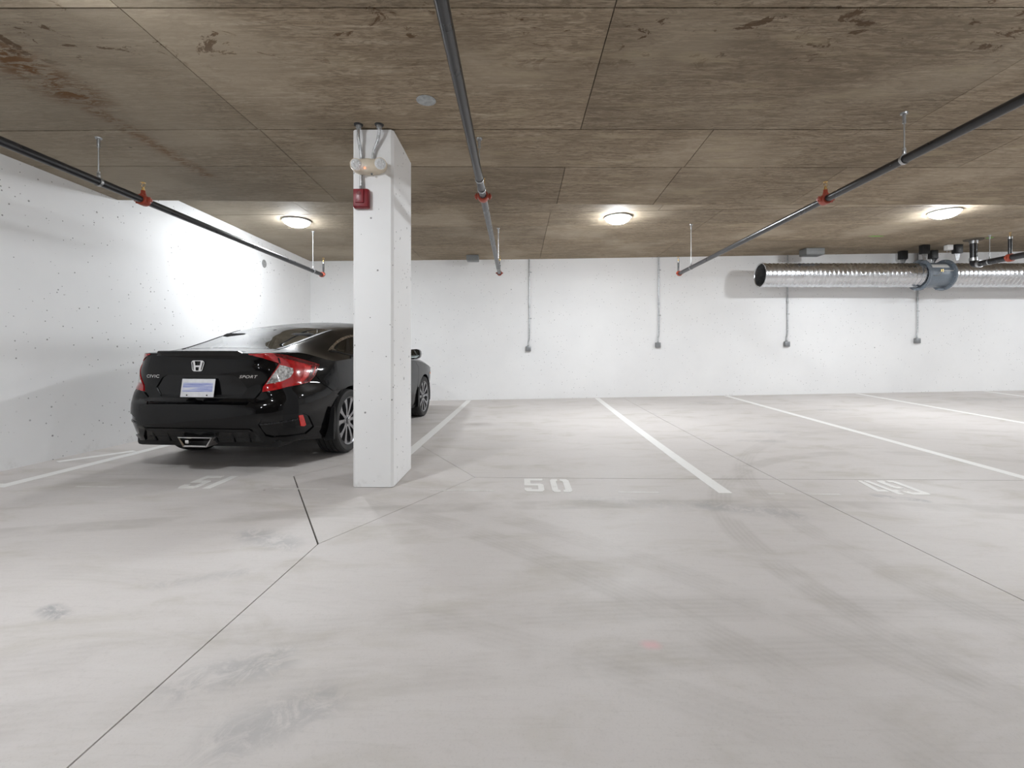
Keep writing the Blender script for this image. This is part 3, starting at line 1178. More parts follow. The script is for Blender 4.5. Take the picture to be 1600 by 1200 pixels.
junction_box('junction_box', -.89, 9.25, (.24, .2, .1), M['grey_box'], 'grey ceiling box above the wall between column and middle pipe')
junction_box('junction_box', 5.82, 9.1, (.36, .24, .12), M['grey_box'], 'wide grey ceiling box above the open end of the duct')
t = junction_box('detector', 8.36, 8.93, (.11, .09, .09), M['cover_white'], 'small white detector box on the ceiling above the duct fan')
obj('probe', MB().tube([(-.03, 0, -.09), (-.03, 0, -.14)], .006, 8), M['zinc'], t)
obj('probe', MB().tube([(.03, 0, -.09), (.03, 0, -.14)], .006, 8), M['zinc'], t)

# green survey marks on the ceiling
for x, y, a, b, lab in ((6.35, 8.15, .13, .025, 'long green paint mark on the ceiling left of the fan'), (8.62, 8.4, .055, .05, 'round green paint dab on the ceiling by the black drop pipe')):
    q = [(a * math.cos(2 * PI * k / 14) * (1 + .15 * math.sin(k * 3)), b * math.sin(2 * PI * k / 14)) for k in range(14)]
    o = obj('paint_mark', MB().prism(q, -.0015, 0), M['green'], loc=(x, y, zhigh(x) - .0032))
    tag(o, lab, 'paint mark', 'green marks on the ceiling')

# ------------------------------------------------------------------ wall conduits with outlet boxes
WY = Y1


def wall_conduit(x, zbx, label, stub):
    zt = zhigh(x) - .002
    t = thing('wall_conduit', label, 'conduit', (x, WY, zbx), group='wall conduits with outlet boxes')
    obj('tube', MB().tube(curve_pts([(0.0, -.022, zt - zbx), (.0, -.022, (zt - zbx) * .5), (-.0, -.022, .28), (-.016, -.024, .15), (-.02, -.026, .05)], 6), .0135, 12), M['conduit'], t)
    obj('coupling', MB().lathe([(.013, -.03), (.018, -.03), (.018, .03), (.013, .03)], 'z', 12, (0, -.022, (zt - zbx) * .47)), M['galv_dull'], t)
    for k in (.32, .85):
        zz = lerp(.05, zt - zbx, k)
        mb = MB().box((.026, -.006, zz), (.05, .004, .02), None, .001)
        mb.lathe([(.0145, -.011), (.017, -.011), (.017, .011), (.0145, .011)], 'z', 12, (0, -.022, zz))
        mb.lathe([(0, -.016), (.006, -.015), (.006, -.008), (0, -.008)], 'y', 8, (.036, 0, zz))
        obj('strap', mb, M['zinc'], t)
    b = obj('outlet_box', MB().box((-.02, -.03, 0), (.105, .056, .105), None, .006), M['grey_box'], t)
    obj('cover', MB().box((-.02, -.061, 0), (.098, .006, .098), None, .002), M['box_cover'], b)
    for a in (-1, 1):
        obj('screw', MB().lathe([(0, -.067), (.005, -.066), (.005, -.062), (0, -.062)], 'y', 8, (-.02 + a * .036, 0, a * .036)), M['zinc'], b)
    obj('connector', MB().lathe([(.013, .05), (.02, .05), (.02, .078), (.013, .078)], 'z', 10, (-.02, -.026, 0)), M['galv_dull'], t)
    return t


for x, zb_, lab in ((.255, 1.15, 'grey conduit and outlet box on the white wall at the head of stall 50'), (2.96, 1.225, 'grey conduit and outlet box on the wall at the head of stall 49'),
                    (5.65, 1.245, 'grey conduit and outlet box below the open left end of the duct'), (8.37, 1.315, 'grey conduit and outlet box below the fan in the duct')):
    wall_conduit(x, zb_, lab, 0)

# ------------------------------------------------------------------ spiral duct and inline fan
DY, DZ, DR = 9.15, 2.60, .232


def spiral(x0, x1, r, parent, name='spiral_duct', flip=False):
    """thin sheet tube with raised spiral seams"""
    L = x1 - x0
    n = 56
    pitch = .085
    m = int(L / .0085)
    V, F = [], []
    for i in range(m + 1):
        x = L * i / m
        for k in range(n):
            a = 2 * PI * k / n
            ph = (x / pitch) + k / n
            rr = r + .006 * max(0.0, math.cos(2 * PI * ph)) ** 3
            V.append((x, rr * math.cos(a), rr * math.sin(a)))
    for i in range(m):
        for k in range(n):
            k2 = (k + 1) % n
            F.append((i * n + k, i * n + k2, (i + 1) * n + k2, (i + 1) * n + k))
    return MB().add(V, F)


t = thing('spiral_duct', 'galvanised spiral duct with an open left end hung along the far wall', 'duct', (4.83, DY, DZ), group='spiral ducts')
obj('tube', spiral(0, 3.146, DR, t), M['galv'], t, sharp=85)
obj('inner_lining', MB().lathe([(DR - .012, .0), (DR - .012, .3), (DR - .02, .31), (DR - .012, .33), (DR - .012, .62), (DR - .02, .63), (DR - .012, .65), (DR - .012, 3.1), (0, 3.1)], 'x', 40), M['galv_dull'], t)
obj('end_collar', MB().lathe([(DR - .014, 0), (DR - .006, -.01), (DR + .010, -.008), (DR + .012, .012), (DR + .004, .03), (DR + .003, .05), (DR - .012, .05)], 'x', 48), M['galv'], t)
t = thing('spiral_duct', 'galvanised spiral duct running out of the frame right of the fan', 'duct', (8.464, DY, DZ), group='spiral ducts')
obj('tube', spiral(0, 5.6, DR, t), M['galv'], t, sharp=85)
obj('end_cap', MB().lathe([(0, 5.6), (DR, 5.6), (DR, 5.58), (0, 5.58)], 'x', 40), M['galv_dull'], t)

FX0, FX1 = 7.98, 8.46
t = thing('duct_fan', 'blue-grey inline fan with bolted flanges between the two spiral ducts', 'fan', ((FX0 + FX1) / 2, DY, DZ))
hl = (FX1 - FX0) / 2
R2 = DR + .012
obj('casing', MB().lathe([(R2 - .02, -hl), (R2, -hl), (R2, hl), (R2 - .02, hl)], 'x', 56), M['fan_grey'], t)
for s in (-1, 1):
    f = obj('flange', MB().lathe([(R2, s * hl - .018), (R2 + .055, s * hl - .018), (R2 + .06, s * hl - .01), (R2 + .06, s * hl + .01), (R2 + .055, s * hl + .018), (R2, s * hl + .018)], 'x', 56), M['fan_grey'], t)
    for k in range(12):
        a = 2 * PI * (k + .5) / 12
        obj('bolt', MB().lathe([(0, -.028), (.009, -.028), (.009, .028), (0, .028)], 'x', 6, (s * hl, (R2 + .035) * math.cos(a), (R2 + .035) * math.sin(a))), M['zinc'], f)
obj('terminal_plate', MB().box((-.02, -R2 * .80, R2 * .60), (.36, .012, .085), Matrix.Rotation(-.93 + .2, 3, 'X'), .003), M['label_white'], t, label='pale wiring plate on the casing')
obj('nameplate', MB().box((.13, -R2 * .985, R2 * .20), (.24, .004, .016), Matrix.Rotation(-.2, 3, 'X'), .001), M['label_white'], t)
obj('cable_gland', MB().tube(curve_pts([(-.06, -R2 - .0, .05), (-.05, -R2 - .03, .0), (-.12, -R2 - .035, -.045), (-.18, -R2 + .005, -.03), (-.21, -R2 * .9, .12), (-.26, -.12, .36)], 6), .006, 8), M['grey_box'], t)
mb = MB()
for s in (-1, 1):
    mb.box((0, -.0 - R2 * .99, .05), (.07, .005, .012), Matrix.Rotation(s * .7, 3, 'Y'))
obj('warning_tag', mb, M['brass'], t, label='small yellow tag on the fan')
for s in (-1, 1):
    obj('foot', MB().box((s * hl * .9 - .09, -.05, -R2 - .04), (.14, .06, .03), None, .006), M['fan_grey'], t)

for i, (x, y, lab) in enumerate(((7.885, 8.92, 'front left black rubber hanger of the duct fan'), (8.52, 8.92, 'front right black rubber hanger of the duct fan'),
                                 (7.885, 9.42, 'rear left black rubber hanger behind the duct fan'), (8.50, 9.42, 'rear right black rubber hanger behind the duct fan'))):
    zt = zhigh(x) - .003
    t = thing('fan_hanger', lab, 'hanger', (x, y, zt), group='fan hangers')
    obj('isolator', MB().box((0, 0, -.085), (.14, .10, .17), None, .008), M['rubber'], t)
    obj('isolator_sticker', MB().box((-.01, -.046, -.08), (.02, .003, .08), Matrix.Rotation(.12, 3, 'Y')), M['label_white'], t)
    s = 1 if y < DY else -1
    zz = DZ + .25 - zt
    mb = MB()
    q = [(-.05, -.15), (.05, -.15), (.05, -.19), (.025, zz), (-.025, zz), (-.05, -.19)]
    mb.prism([(p[0], p[1]) for p in q], -.003, .003, Matrix(((1, 0, 0, 0), (0, 0, 1, 0), (0, 1, 0, 0), (0, 0, 0, 1))))
    sgn = 1 if x > 8.2 else -1
    mb.add([(.05, 0, -.15), (.05, .07 * s, -.15), (.025, .02 * s, zz + .06), (.025, 0, zz + .03)], [(0, 1, 2, 3)])
    obj('bracket', mb, M['galv_dull'], t)
    obj('threaded_rod', MB().lathe([(0, 0), (.007, 0), (.007, zz + .02), (0, zz + .02)], 'z', 8, (0, .02 * s, 0)), M['zinc'], t)
# ------------------------------------------------------------------ the car: body surfaces
# car frame: x right, y forward, z up; origin on the ground under the middle of the rear axle
WB, WR, ARCH = 2.70, .322, .355


def pchip(xs, ys, x):
    """monotone cubic through (xs, ys)"""
    n = len(xs)
    if x <= xs[0]:
        i = 0
        x = xs[0]
    elif x >= xs[-1]:
        i = n - 2
        x = xs[-1]
    else:
        lo, hi = 0, n - 1
        while hi - lo > 1:
            m = (lo + hi) // 2
            if xs[m] <= x:
                lo = m
            else:
                hi = m
        i = lo

    def slope(k):
        if k == 0:
            return (ys[1] - ys[0]) / (xs[1] - xs[0])
        if k == n - 1:
            return (ys[-1] - ys[-2]) / (xs[-1] - xs[-2])
        h0, h1 = xs[k] - xs[k - 1], xs[k + 1] - xs[k]
        d0, d1 = (ys[k] - ys[k - 1]) / h0, (ys[k + 1] - ys[k]) / h1
        if d0 * d1 <= 0:
            return 0.0
        w1, w2 = 2 * h1 + h0, h1 + 2 * h0
        return (w1 + w2) / (w1 / d0 + w2 / d1)
    h = xs[i + 1] - xs[i]
    t = (x - xs[i]) / h
    m0, m1 = slope(i), slope(i + 1)
    t2, t3 = t * t, t * t * t
    return (2 * t3 - 3 * t2 + 1) * ys[i] + (t3 - 2 * t2 + t) * h * m0 + (-2 * t3 + 3 * t2) * ys[i + 1] + (t3 - t2) * h * m1


# plan outline of the widest line, right half, rear centre to front centre
OUTLINE = [(0, -1.0), (.2, -.998), (.4, -.988), (.54, -.962), (.645, -.905), (.725, -.81), (.785, -.67), (.838, -.45), (.872, -.2), (.886, .15),
           (.884, .8), (.884, 1.6), (.888, 2.2), (.886, 2.6), (.872, 2.95), (.82, 3.25), (.70, 3.47), (.5, 3.58), (.25, 3.62), (0, 3.63)]


def _outline():
    P = [(-OUTLINE[1][0], OUTLINE[1][1])] + OUTLINE + [(-OUTLINE[-2][0], OUTLINE[-2][1])]
    pts = []
    for i in range(1, len(P) - 2):
        for k in range(24):
            s = k / 24
            a, b, c, d = P[i - 1:i + 3]
            pts.append(tuple(.5 * ((2 * b[j]) + (c[j] - a[j]) * s + (2 * a[j] - 5 * b[j] + 4 * c[j] - d[j]) * s * s + (3 * b[j] - a[j] - 3 * c[j] + d[j]) * s ** 3) for j in (0, 1)))
    pts.append(OUTLINE[-1])
    S = [0.0]
    for a, b in zip(pts, pts[1:]):
        S.append(S[-1] + math.hypot(b[0] - a[0], b[1] - a[1]))
    return pts, S


OPTS, OS = _outline()
SEND = OS[-1]


def osample(s):
    s = min(max(s, 0), SEND)
    lo, hi = 0, len(OS) - 1
    while hi - lo > 1:
        m = (lo + hi) // 2
        if OS[m] <= s:
            lo = m
        else:
            hi = m
    t = (s - OS[lo]) / (OS[hi] - OS[lo])
    a, b = OPTS[lo], OPTS[hi]
    p = (a[0] + (b[0] - a[0]) * t, a[1] + (b[1] - a[1]) * t)
    a0, b0 = OPTS[max(lo - 3, 0)], OPTS[min(hi + 3, len(OS) - 1)]
    tx, ty = b0[0] - a0[0], b0[1] - a0[1]
    L = math.hypot(tx, ty)
    return p, (ty / L, -tx / L)        # outward normal


def s_of_y(y):
    """arc length where the flank reaches y"""
    lo, hi = 0.0, SEND
    for _ in range(40):
        m = (lo + hi) / 2
        if osample(m)[0][1] < y:
            lo = m
        else:
            hi = m
    return lo


# how far the skin lies inside the outline, by height
OFF_REAR = ([.20, .26, .31, .375, .385, .40, .50, .575, .59, .60, .605, .62, .68, .76, .82, .87, .92, .96, .985, 1.0, 1.03],
            [.13, .085, .055, .030, .012, .004, .0, .012, .022, .045, .070, .075, .076, .072, .062, .056, .062, .060, .050, .045, .09])
OFF_CORNER = ([.20, .27, .33, .40, .50, .60, .66, .70, .74, .80, .88, .95, 1.0, 1.03],
              [.09, .045, .02, .008, .0, .004, .016, .034, .052, .062, .078, .105, .135, .16])
OFF_SIDE = ([.18, .23, .30, .38, .50, .62, .70, .76, .82, .88, .93, .97, 1.0, 1.03],
            [.07, .035, .022, .018, .010, .002, .0, .003, .010, .020, .032, .046, .062, .085])


def off(s, z):
    r = pchip(OFF_REAR[0], OFF_REAR[1], z)
    c = pchip(OFF_CORNER[0], OFF_CORNER[1], z)
    d = pchip(OFF_SIDE[0], OFF_SIDE[1], z)
    a = smooth((s - .42) / .38)
    b = smooth((s - .95) / .45)
    return (r * (1 - a) + c * a) * (1 - b) + d * b


def skin(s, z):
    """body side, rear and nose: s along the outline from the rear centre (negative: left), z height"""
    a = abs(s)
    p, n = osample(a)
    o = off(a, z)
    x, y = p[0] - n[0] * o, p[1] - n[1] * o
    return (-x if s < 0 else x, y, z)


# upper surface as a height field: half sections at stations along y, points (x, z)
UPPER = [
    (-1.00, [(0, 1.003), (.25, 1.003), (.42, 1.001), (.58, .995), (.68, .980), (.80, .93)]),
    (-.90, [(0, 1.010), (.25, 1.010), (.43, 1.007), (.62, 1.000), (.71, .985), (.82, .93)]),
    (-.75, [(0, 1.026), (.25, 1.025), (.44, 1.020), (.65, 1.008), (.745, .985), (.84, .94)]),
    (-.60, [(0, 1.052), (.25, 1.049), (.455, 1.038), (.65, 1.013), (.75, .978), (.85, .93)]),
    (-.30, [(0, 1.132), (.25, 1.126), (.475, 1.107), (.615, 1.056), (.745, .978), (.855, .92)]),
    (.0, [(0, 1.213), (.27, 1.204), (.497, 1.186), (.625, 1.127), (.760, 1.006), (.87, .93)]),
    (.3, [(0, 1.287), (.3, 1.276), (.525, 1.258), (.640, 1.180), (.785, .998), (.88, .935)]),
    (.72, [(0, 1.355), (.3, 1.345), (.560, 1.300), (.655, 1.200), (.795, .985), (.88, .925)]),
    (1.3, [(0, 1.405), (.3, 1.395), (.570, 1.342), (.670, 1.215), (.80, .970), (.88, .915)]),
    (1.7, [(0, 1.385), (.3, 1.375), (.575, 1.318), (.675, 1.195), (.805, .955), (.88, .905)]),
    (2.1, [(0, 1.200), (.3, 1.190), (.63, 1.115), (.705, 1.04), (.80, .945), (.88, .895)]),
    (2.45, [(0, .990), (.3, .985), (.66, .965), (.755, .945), (.82, .920), (.875, .88)]),
    (2.9, [(0, .945), (.3, .940), (.60, .925), (.72, .905), (.80, .870), (.865, .82)]),
    (3.3, [(0, .870), (.3, .862), (.52, .845), (.64, .820), (.74, .785), (.82, .74)]),
    (3.66, [(0, .72), (.3, .71), (.45, .70), (.55, .68), (.62, .66), (.70, .62)])]
UY = [u[0] for u in UPPER]
_uc = {}


def usection(y):
    k = round(y, 4)
    if k not in _uc:
        _uc[k] = [(pchip(UY, [u[1][i][0] for u in UPPER], y) if i else 0.0, pchip(UY, [u[1][i][1] for u in UPPER], y)) for i in range(6)]
    return _uc[k]


def uh(x, y):
    sec = usection(y)
    a = abs(x)
    if a > sec[-1][0]:
        (x0, z0), (x1, z1) = sec[-2], sec[-1]
        return z1 + (a - x1) * (z1 - z0) / (x1 - x0)
    return pchip([-sec[1][0]] + [p[0] for p in sec], [sec[1][1]] + [p[1] for p in sec], a)


def upper(x, y):
    return (x, y, uh(x, y))


_zt = {}


def ztop(s):
    """height where the flank meets the upper surface"""
    k = round(abs(s), 3)
    if k not in _zt:
        z = .98
        for _ in range(30):
            p = skin(k, z)
            z += (uh(p[0], p[1]) - z) * .5
        _zt[k] = z
    return _zt[k]

# ------------------------------------------------------------------ the car: parts
def paint(name, col, rough, spec=.5, coat=1.0):
    t = NT(name)
    n = t.noise(t.n('ShaderNodeTexCoord').outputs['Object'], 2.2, 5, .7)
    dust = t.step(n, .45, .8)
    c = t.mix(t.math('MULTIPLY', dust, .25), col, tuple(v * 1.8 + .0015 for v in col))
    t.bsdf(color=c, rough=rough, spec=.04, coat=coat, coat_rough=t.ramp(n, [(.3, .02), (.8, .07)]))
    return t.m


M['paint'] = paint('black_car_paint', (.0022, .0022, .0026), .32, coat=.6)
M['trim_black'] = simple('black_trim_plastic', (.008, .008, .0085), .5, spec=.3)
M['gloss_black'] = simple('gloss_black_plastic', (.003, .003, .0035), .12, spec=.4)
M['pocket'] = simple('grained_black_plastic', (.014, .014, .016), .28, 0, .35, 40)
M['chrome'] = simple('chrome', (.78, .78, .78), .12, 1.0)
M['satin'] = simple('satin_metal_trim', (.46, .42, .37), .28, 1.0)
M['wheel_dark'] = simple('dark_wheel_paint', (.02, .02, .022), .35)
M['wheel_face'] = simple('machined_wheel_face', (.30, .30, .31), .3, .8)
M['tyre'] = simple('tyre_rubber', (.022, .022, .022), .72, 0, .25, 60)
M['red_lens'] = simple('red_lens', (.36, .006, .009), .12, 0, .35, 26, coat=1.0)
M['dark_red_lens'] = simple('dark_red_lens', (.085, .006, .009), .12, coat=1.0)
M['red_glow'] = simple('bright_red_reflector', (.62, .012, .008), .2, 0, .3, 90, coat=1.0)
M['orange'] = simple('orange_reflector', (.70, .20, .05), .25)
M['clear_lens'] = simple('clear_lens_facets', (.46, .45, .44), .16, .3, .7, 45, coat=1.0)
M['glass'] = glass_material('tinted_glass', (.50, .60, .57), 1.25)
M['side_glass'] = glass_material('tinted_side_glass', (.40, .48, .46), 1.1)
M['mirror'] = simple('mirror_glass', (.62, .70, .68), .03, 1.0)
M['seat'] = simple('dark_seat_fabric', (.035, .035, .037), .85)
M['plate'] = simple('plate_white', (.72, .73, .76), .4)
tp = NT('smeared_blue_print')
pv = tp.n('ShaderNodeTexCoord').outputs['Object']
pn = tp.noise(tp.mapping(pv, (4, 1, 70)), 1.0, 3, .55)
tp.bsdf(color=tp.ramp(pn, [(.36, (.20, .24, .55)), (.52, (.42, .46, .70)), (.66, (.70, .71, .77))]), rough=.45)
M['plate_print'] = tp.m

YAW = math.radians(4.6)
CAR_O = (-2.575, 4.775)
_sx, _cx = math.sin(YAW), math.cos(YAW)


def _gz(x, y):
    return zf(CAR_O[0] + x * _cx + y * _sx, CAR_O[1] - x * _sx + y * _cx)


z_r = (_gz(-.76, 0) + _gz(.76, 0)) / 2
z_f = (_gz(-.76, WB) + _gz(.76, WB)) / 2
z_l = (_gz(-.76, 0) + _gz(-.76, WB)) / 2
z_rt = (_gz(.76, 0) + _gz(.76, WB)) / 2
car = thing('sedan_car', 'black four-door sedan car parked beside the left wall, partly hidden by the white column', 'car',
            (CAR_O[0], CAR_O[1], z_r + .002), rot=(math.atan((z_f - z_r) / WB), -math.atan((z_rt - z_l) / 1.52), -YAW))


def cpart(name, mb, mat, parent=None, sharp=40, label=None):
    return obj(name, mb, mat, parent or car, sharp=sharp, label=label, merge=False)


def sym(half):
    """closed symmetric polygon from its right half, listed from the bottom centre upwards"""
    return half + [(-p[0], p[1]) for p in reversed(half) if abs(p[0]) > 1e-9]


def zbot(s):
    return lerp(.258, .20, smooth((s - .6) / .5))


S0, S1_ = s_of_y(0), s_of_y(WB)


def arch(sc, r, z0, n=22, rev=False):
    a0 = math.asin((z0 - WR) / r)
    q = [(sc - r * math.cos(lerp(a0, PI - a0, k / n)), WR + r * math.sin(lerp(a0, PI - a0, k / n))) for k in range(n + 1)]
    return list(reversed(q)) if rev else q


# inner body shell (shows only in the gaps), wheel arches cut out
half = [(0, .262), (.55, .262), (.97, .235), (1.22, .21)] + arch(S0, ARCH, .205) + [(lerp(S0, S1_, k / 8), .19) for k in (2, 3, 4, 5, 6)] + \
    arch(S1_, ARCH, .205) + [(S1_ + .5, .20), (SEND, .21)]
top_edge = [(lerp(0, SEND, k / 60), ztop(lerp(0, SEND, k / 60)) - .003) for k in range(60, -1, -1)]
body = cpart('body', patch(skin, half + top_edge, [], .09, .06, off=-.010, thick=.0, both=True), M['gloss_black'])

# upper shell with the window openings
plan = []
for k in range(0, 121):
    s = lerp(0, SEND, k / 120)
    p = skin(s, ztop(s))
    plan.append((p[0], p[1]))
plan_full = plan + [(-p[0], p[1]) for p in reversed(plan) if p[0] > 1e-4]


def rx(y):
    return usection(y)[2][0]


def side(y0, y1, n, dx=0.0):
    return [(rx(lerp(y0, y1, k / n)) + dx, lerp(y0, y1, k / n)) for k in range(n + 1)]


rg = side(-.575, .30, 8, -.004)
REAR_GLASS = [(0, -.592), (.25, -.588), (.40, -.582)] + rg + [(.40, .318), (.2, .33), (0, .334)]
REAR_GLASS = REAR_GLASS + [(-p[0], p[1]) for p in reversed(REAR_GLASS) if p[0] > 0]
WS = [(0, 1.72), (.3, 1.715), (.545, 1.69), (.585, 1.95), (.625, 2.2), (.655, 2.40), (.4, 2.43), (0, 2.44)]
WS = WS + [(-p[0], p[1]) for p in reversed(WS) if p[0] > 0]
QUARTER_GLASS = [(.712, -.005), (.692, .08), (.674, .18), (.664, .30), (.657, .392), (.765, .118), (.752, .05), (.737, .01)]
REAR_DOOR_GLASS = [(.654, .46), (.660, .8), (.672, 1.10), (.790, 1.10), (.790, .6), (.785, .20)]
FRONT_DOOR_GLASS = [(.673, 1.18), (.678, 1.45), (.686, 1.72), (.718, 2.0), (.747, 2.16), (.775, 2.26), (.795, 2.0), (.792, 1.18)]


def inset(poly, d):
    """grow a polygon outward by d (CCW or CW)"""
    A = sum(a[0] * b[1] - b[0] * a[1] for a, b in zip(poly, poly[1:] + poly[:1]))
    sg = 1 if A > 0 else -1
    out = []
    n = len(poly)
    for i in range(n):
        a, b, c = poly[i - 1], poly[i], poly[(i + 1) % n]
        d1 = Vector((b[0] - a[0], b[1] - a[1])).normalized()
        d2 = Vector((c[0] - b[0], c[1] - b[1])).normalized()
        n1 = Vector((d1.y, -d1.x)) * sg
        n2 = Vector((d2.y, -d2.x)) * sg
        m = n1 + n2
        if m.length < 1e-6:
            m = n1
        m = m.normalized()
        k = min(2.0, 1 / max(.35, m.dot(n1)))
        out.append((b[0] + m.x * d * k, b[1] + m.y * d * k))
    return out


DECK = [(0, -.600), (.25, -.596), (.42, -.588), (.478, -.578)]
lip = [(p[0], p[1]) for p in (skin(.44 * k / 10, ztop(.44 * k / 10)) for k in range(10, -1, -1))]
DECK = DECK + [(.468, -.75), (.455, -.90)] + lip
DECK_F = DECK + [(-p[0], p[1]) for p in reversed(DECK) if p[0] > 1e-6]
holes = [inset(h, .004) for h in (REAR_GLASS, WS, QUARTER_GLASS, REAR_DOOR_GLASS, FRONT_DOOR_GLASS,
                                  [(-a, b) for a, b in QUARTER_GLASS], [(-a, b) for a, b in REAR_DOOR_GLASS], [(-a, b) for a, b in FRONT_DOOR_GLASS])]
cut = [p for p in DECK if True]
upper_outer = [p for p in plan_full]
# the trunk opening reaches the rear edge, so it is taken out of the outline
right = [p for p in plan if p[1] > lip[0][1] + .004 or p[0] > .445]
right = [(.462, lip[0][1] + .001)] + [p for p in right if p[0] > .463 or p[1] > 0]
upper_outer = right + [(-p[0], p[1]) for p in reversed(right) if p[0] > 1e-4] + [(-.473, -.75), (-.484, -.574), (0, -.5965), (.484, -.574), (.473, -.75)]
holes[0] = REAR_GLASS
cpart('roof_and_pillars', patch(upper, upper_outer, holes, .022, .03, off=0, thick=.02), M['paint'])

# glass
cpart('rear_window', patch(upper, REAR_GLASS, [], .05, off=.001, thick=0), M['glass'])
cpart('windscreen', patch(upper, WS, [], .07, off=.0, thick=0), M['glass'])
for sgn in (False, True):
    for nm, g in (('quarter_window', QUARTER_GLASS), ('door_window', REAR_DOOR_GLASS), ('door_window', FRONT_DOOR_GLASS)):
        cpart(nm, patch(upper, g, [], .04, off=.0, thick=0, mirror=sgn), M['side_glass'])
    q = [(.702, -.131), (.686, -.047), (.661, .112), (.650, .251), (.637, .424), (.634, .515), (.640, .8), (.655, 1.2), (.660, 1.45), (.668, 1.72), (.702, 2.0)]
    strip_p = q + [(p[0] + .017, p[1] + .004) for p in reversed(q[2:])] + [(.689, .03), (.708, -.03), (.728, -.01)]
    cpart('window_trim', patch(upper, strip_p, [], .012, off=.009, thick=.010, mirror=sgn), M['satin'], label='satin metal strip above the side windows')
    seal = [(.708, -.118), (.733, -.02), (.750, .03), (.772, .10), (.792, .19), (.797, .6), (.797, 1.2), (.80, 2.0), (.79, 2.2)]
    seal = seal + [(p[0] + .014, p[1]) for p in reversed(seal)]
    cpart('window_sill', patch(upper, seal, [], .015, off=.006, thick=.007, mirror=sgn), M['trim_black'])

rs = side(-.585, .30, 10, -.008)
RSEAL = rs + [(p[0] + .024, p[1] + (.02 if i == 0 else 0)) for i, p in reversed(list(enumerate(rs)))]
for sg in (False, True):
    cpart('window_seal', patch(upper, RSEAL, [], .03, off=.004, thick=.004, mirror=sg), M['trim_black'])
# trunk lid: upper face, rear face with plate recess, spoiler
lid_half = [(0, .593), (.405, .588), (.432, .588), (.487, .638), (.541, .692), (.549, .730), (.632, .833), (.704, .917), (.606, .941), (.495, .973), (.434, .990), (.425, ztop(.425)), (.3, ztop(.3)), (.15, ztop(.15)), (0, ztop(0))]
REC = [(-.30, .822), (-.345, .800), (-.415, .716), (-.365, .640), (.365, .640), (.415, .716), (.345, .800), (.30, .822)]
lid = patch(skin, sym(lid_half), [REC], .025, .016, off=0, thick=.012)
patch(upper, DECK_F, [], .05, off=0, thick=.012, mb=lid)
trunk = cpart('trunk_lid', lid, M['paint'])


def recess(s, z):
    p = skin(s, z)
    return (p[0], p[1] + .004 + .042 * clamp((z - .63) / .19), z)


cpart('plate_recess', patch(recess, inset(REC, .012), [], .03, off=0, thick=0), M['trim_black'], trunk)
V, F = [], []
ns = 28
for i in range(ns + 1):
    s = lerp(-.372, .372, i / ns)
    e = min(1, (1 - abs(s) / .372) / .06) ** .5 if abs(s) < .372 else .0
    e = max(e, .05)
    zt = ztop(s)
    p = skin(s, zt)
    o_, nn = osample(abs(s))
    nx = -nn[0] if s < 0 else nn[0]
    for dn, dz in ((-.075, .012), (-.03, .016 * e + .002), (.012 * e, .018 * e), (.020 * e, .013 * e), (.018 * e, .001 * e), (.002, -.022)):
        V.append((p[0] + nx * dn, p[1] + nn[1] * dn, zt + dz))
for i in range(ns):
    for j in range(5):
        a = i * 6 + j
        F.append((a, a + 6, a + 7, a + 1))
cpart('spoiler', MB().add(V, F), M['gloss_black'], trunk, sharp=28)


# emblem and lettering
def on_skin(poly, s0, z0, o, th, holes=(), mb=None):
    return patch(skin, [(s0 + a, z0 + b) for a, b in poly], [[(s0 + a, z0 + b) for a, b in h] for h in holes], .02, off=o, thick=th, mb=mb)


def rtrap(wt, wb, h, r, n=5):
    """rounded trapezoid, wider at the top"""
    P = []
    for cx, cz, a0 in ((wb / 2 - r, -h / 2 + r, -PI / 2), (wt / 2 - r, h / 2 - r, 0), (-wt / 2 + r, h / 2 - r, PI / 2), (-wb / 2 + r, -h / 2 + r, PI)):
        for k in range(n + 1):
            a = a0 + PI / 2 * k / n
            P.append((cx + r * math.cos(a), cz + r * math.sin(a)))
    return P


em = on_skin(rtrap(.114, .094, .090, .022), -.004, .900, .007, .007, [rtrap(.101, .082, .078, .017)])
on_skin([(-.0445, .040), (-.026, .040), (-.020, .002), (.020, .002), (.026, .040), (.0445, .040), (.030, -.039), (.012, -.039), (.015, -.012), (-.015, -.012), (-.012, -.039), (-.030, -.039)], -.004, .900, .008, .008, mb=em)
cpart('badge', em, M['chrome'], trunk, label='chrome H badge')


def lettering(txt, s0, z0, w, h, shear):
    cu = bpy.data.curves.new('lettering', 'FONT')
    cu.body = txt
    cu.space_character = 1.12
    cu.offset = .012
    tmp = bpy.data.objects.new('lettering', cu)
    COL.objects.link(tmp)
    dg = bpy.context.evaluated_depsgraph_get()
    me = tmp.evaluated_get(dg).to_mesh()
    V = [v.co.copy() for v in me.vertices]
    F = [tuple(p.vertices) for p in me.polygons]
    tmp.evaluated_get(dg).to_mesh_clear()
    bpy.data.objects.remove(tmp)
    x0, x1 = min(v.x for v in V), max(v.x for v in V)
    y0, y1 = min(v.y for v in V), max(v.y for v in V)
    mb = MB()
    W = []
    for v in V:
        b = (v.y - y0) / (y1 - y0) * h
        a = s0 + (v.x - x0) / (x1 - x0) * (w - shear * h) + shear * b
        p = Vector(skin(a, z0 + b))
        W.append(p + Vector((0, -.004, 0)))
    n = len(W)
    cnt = {}
    for f in F:
        for i in range(len(f)):
            cnt[(f[i], f[(i + 1) % len(f)])] = 1
    rim = [(b, a, a + n, b + n) for a, b in cnt if (b, a) not in cnt]
    mb.add(W + [p + Vector((0, .005, 0)) for p in W], F + rim)
    return cpart('lettering', mb, M['chrome'], trunk, sharp=20, label='chrome lettering')


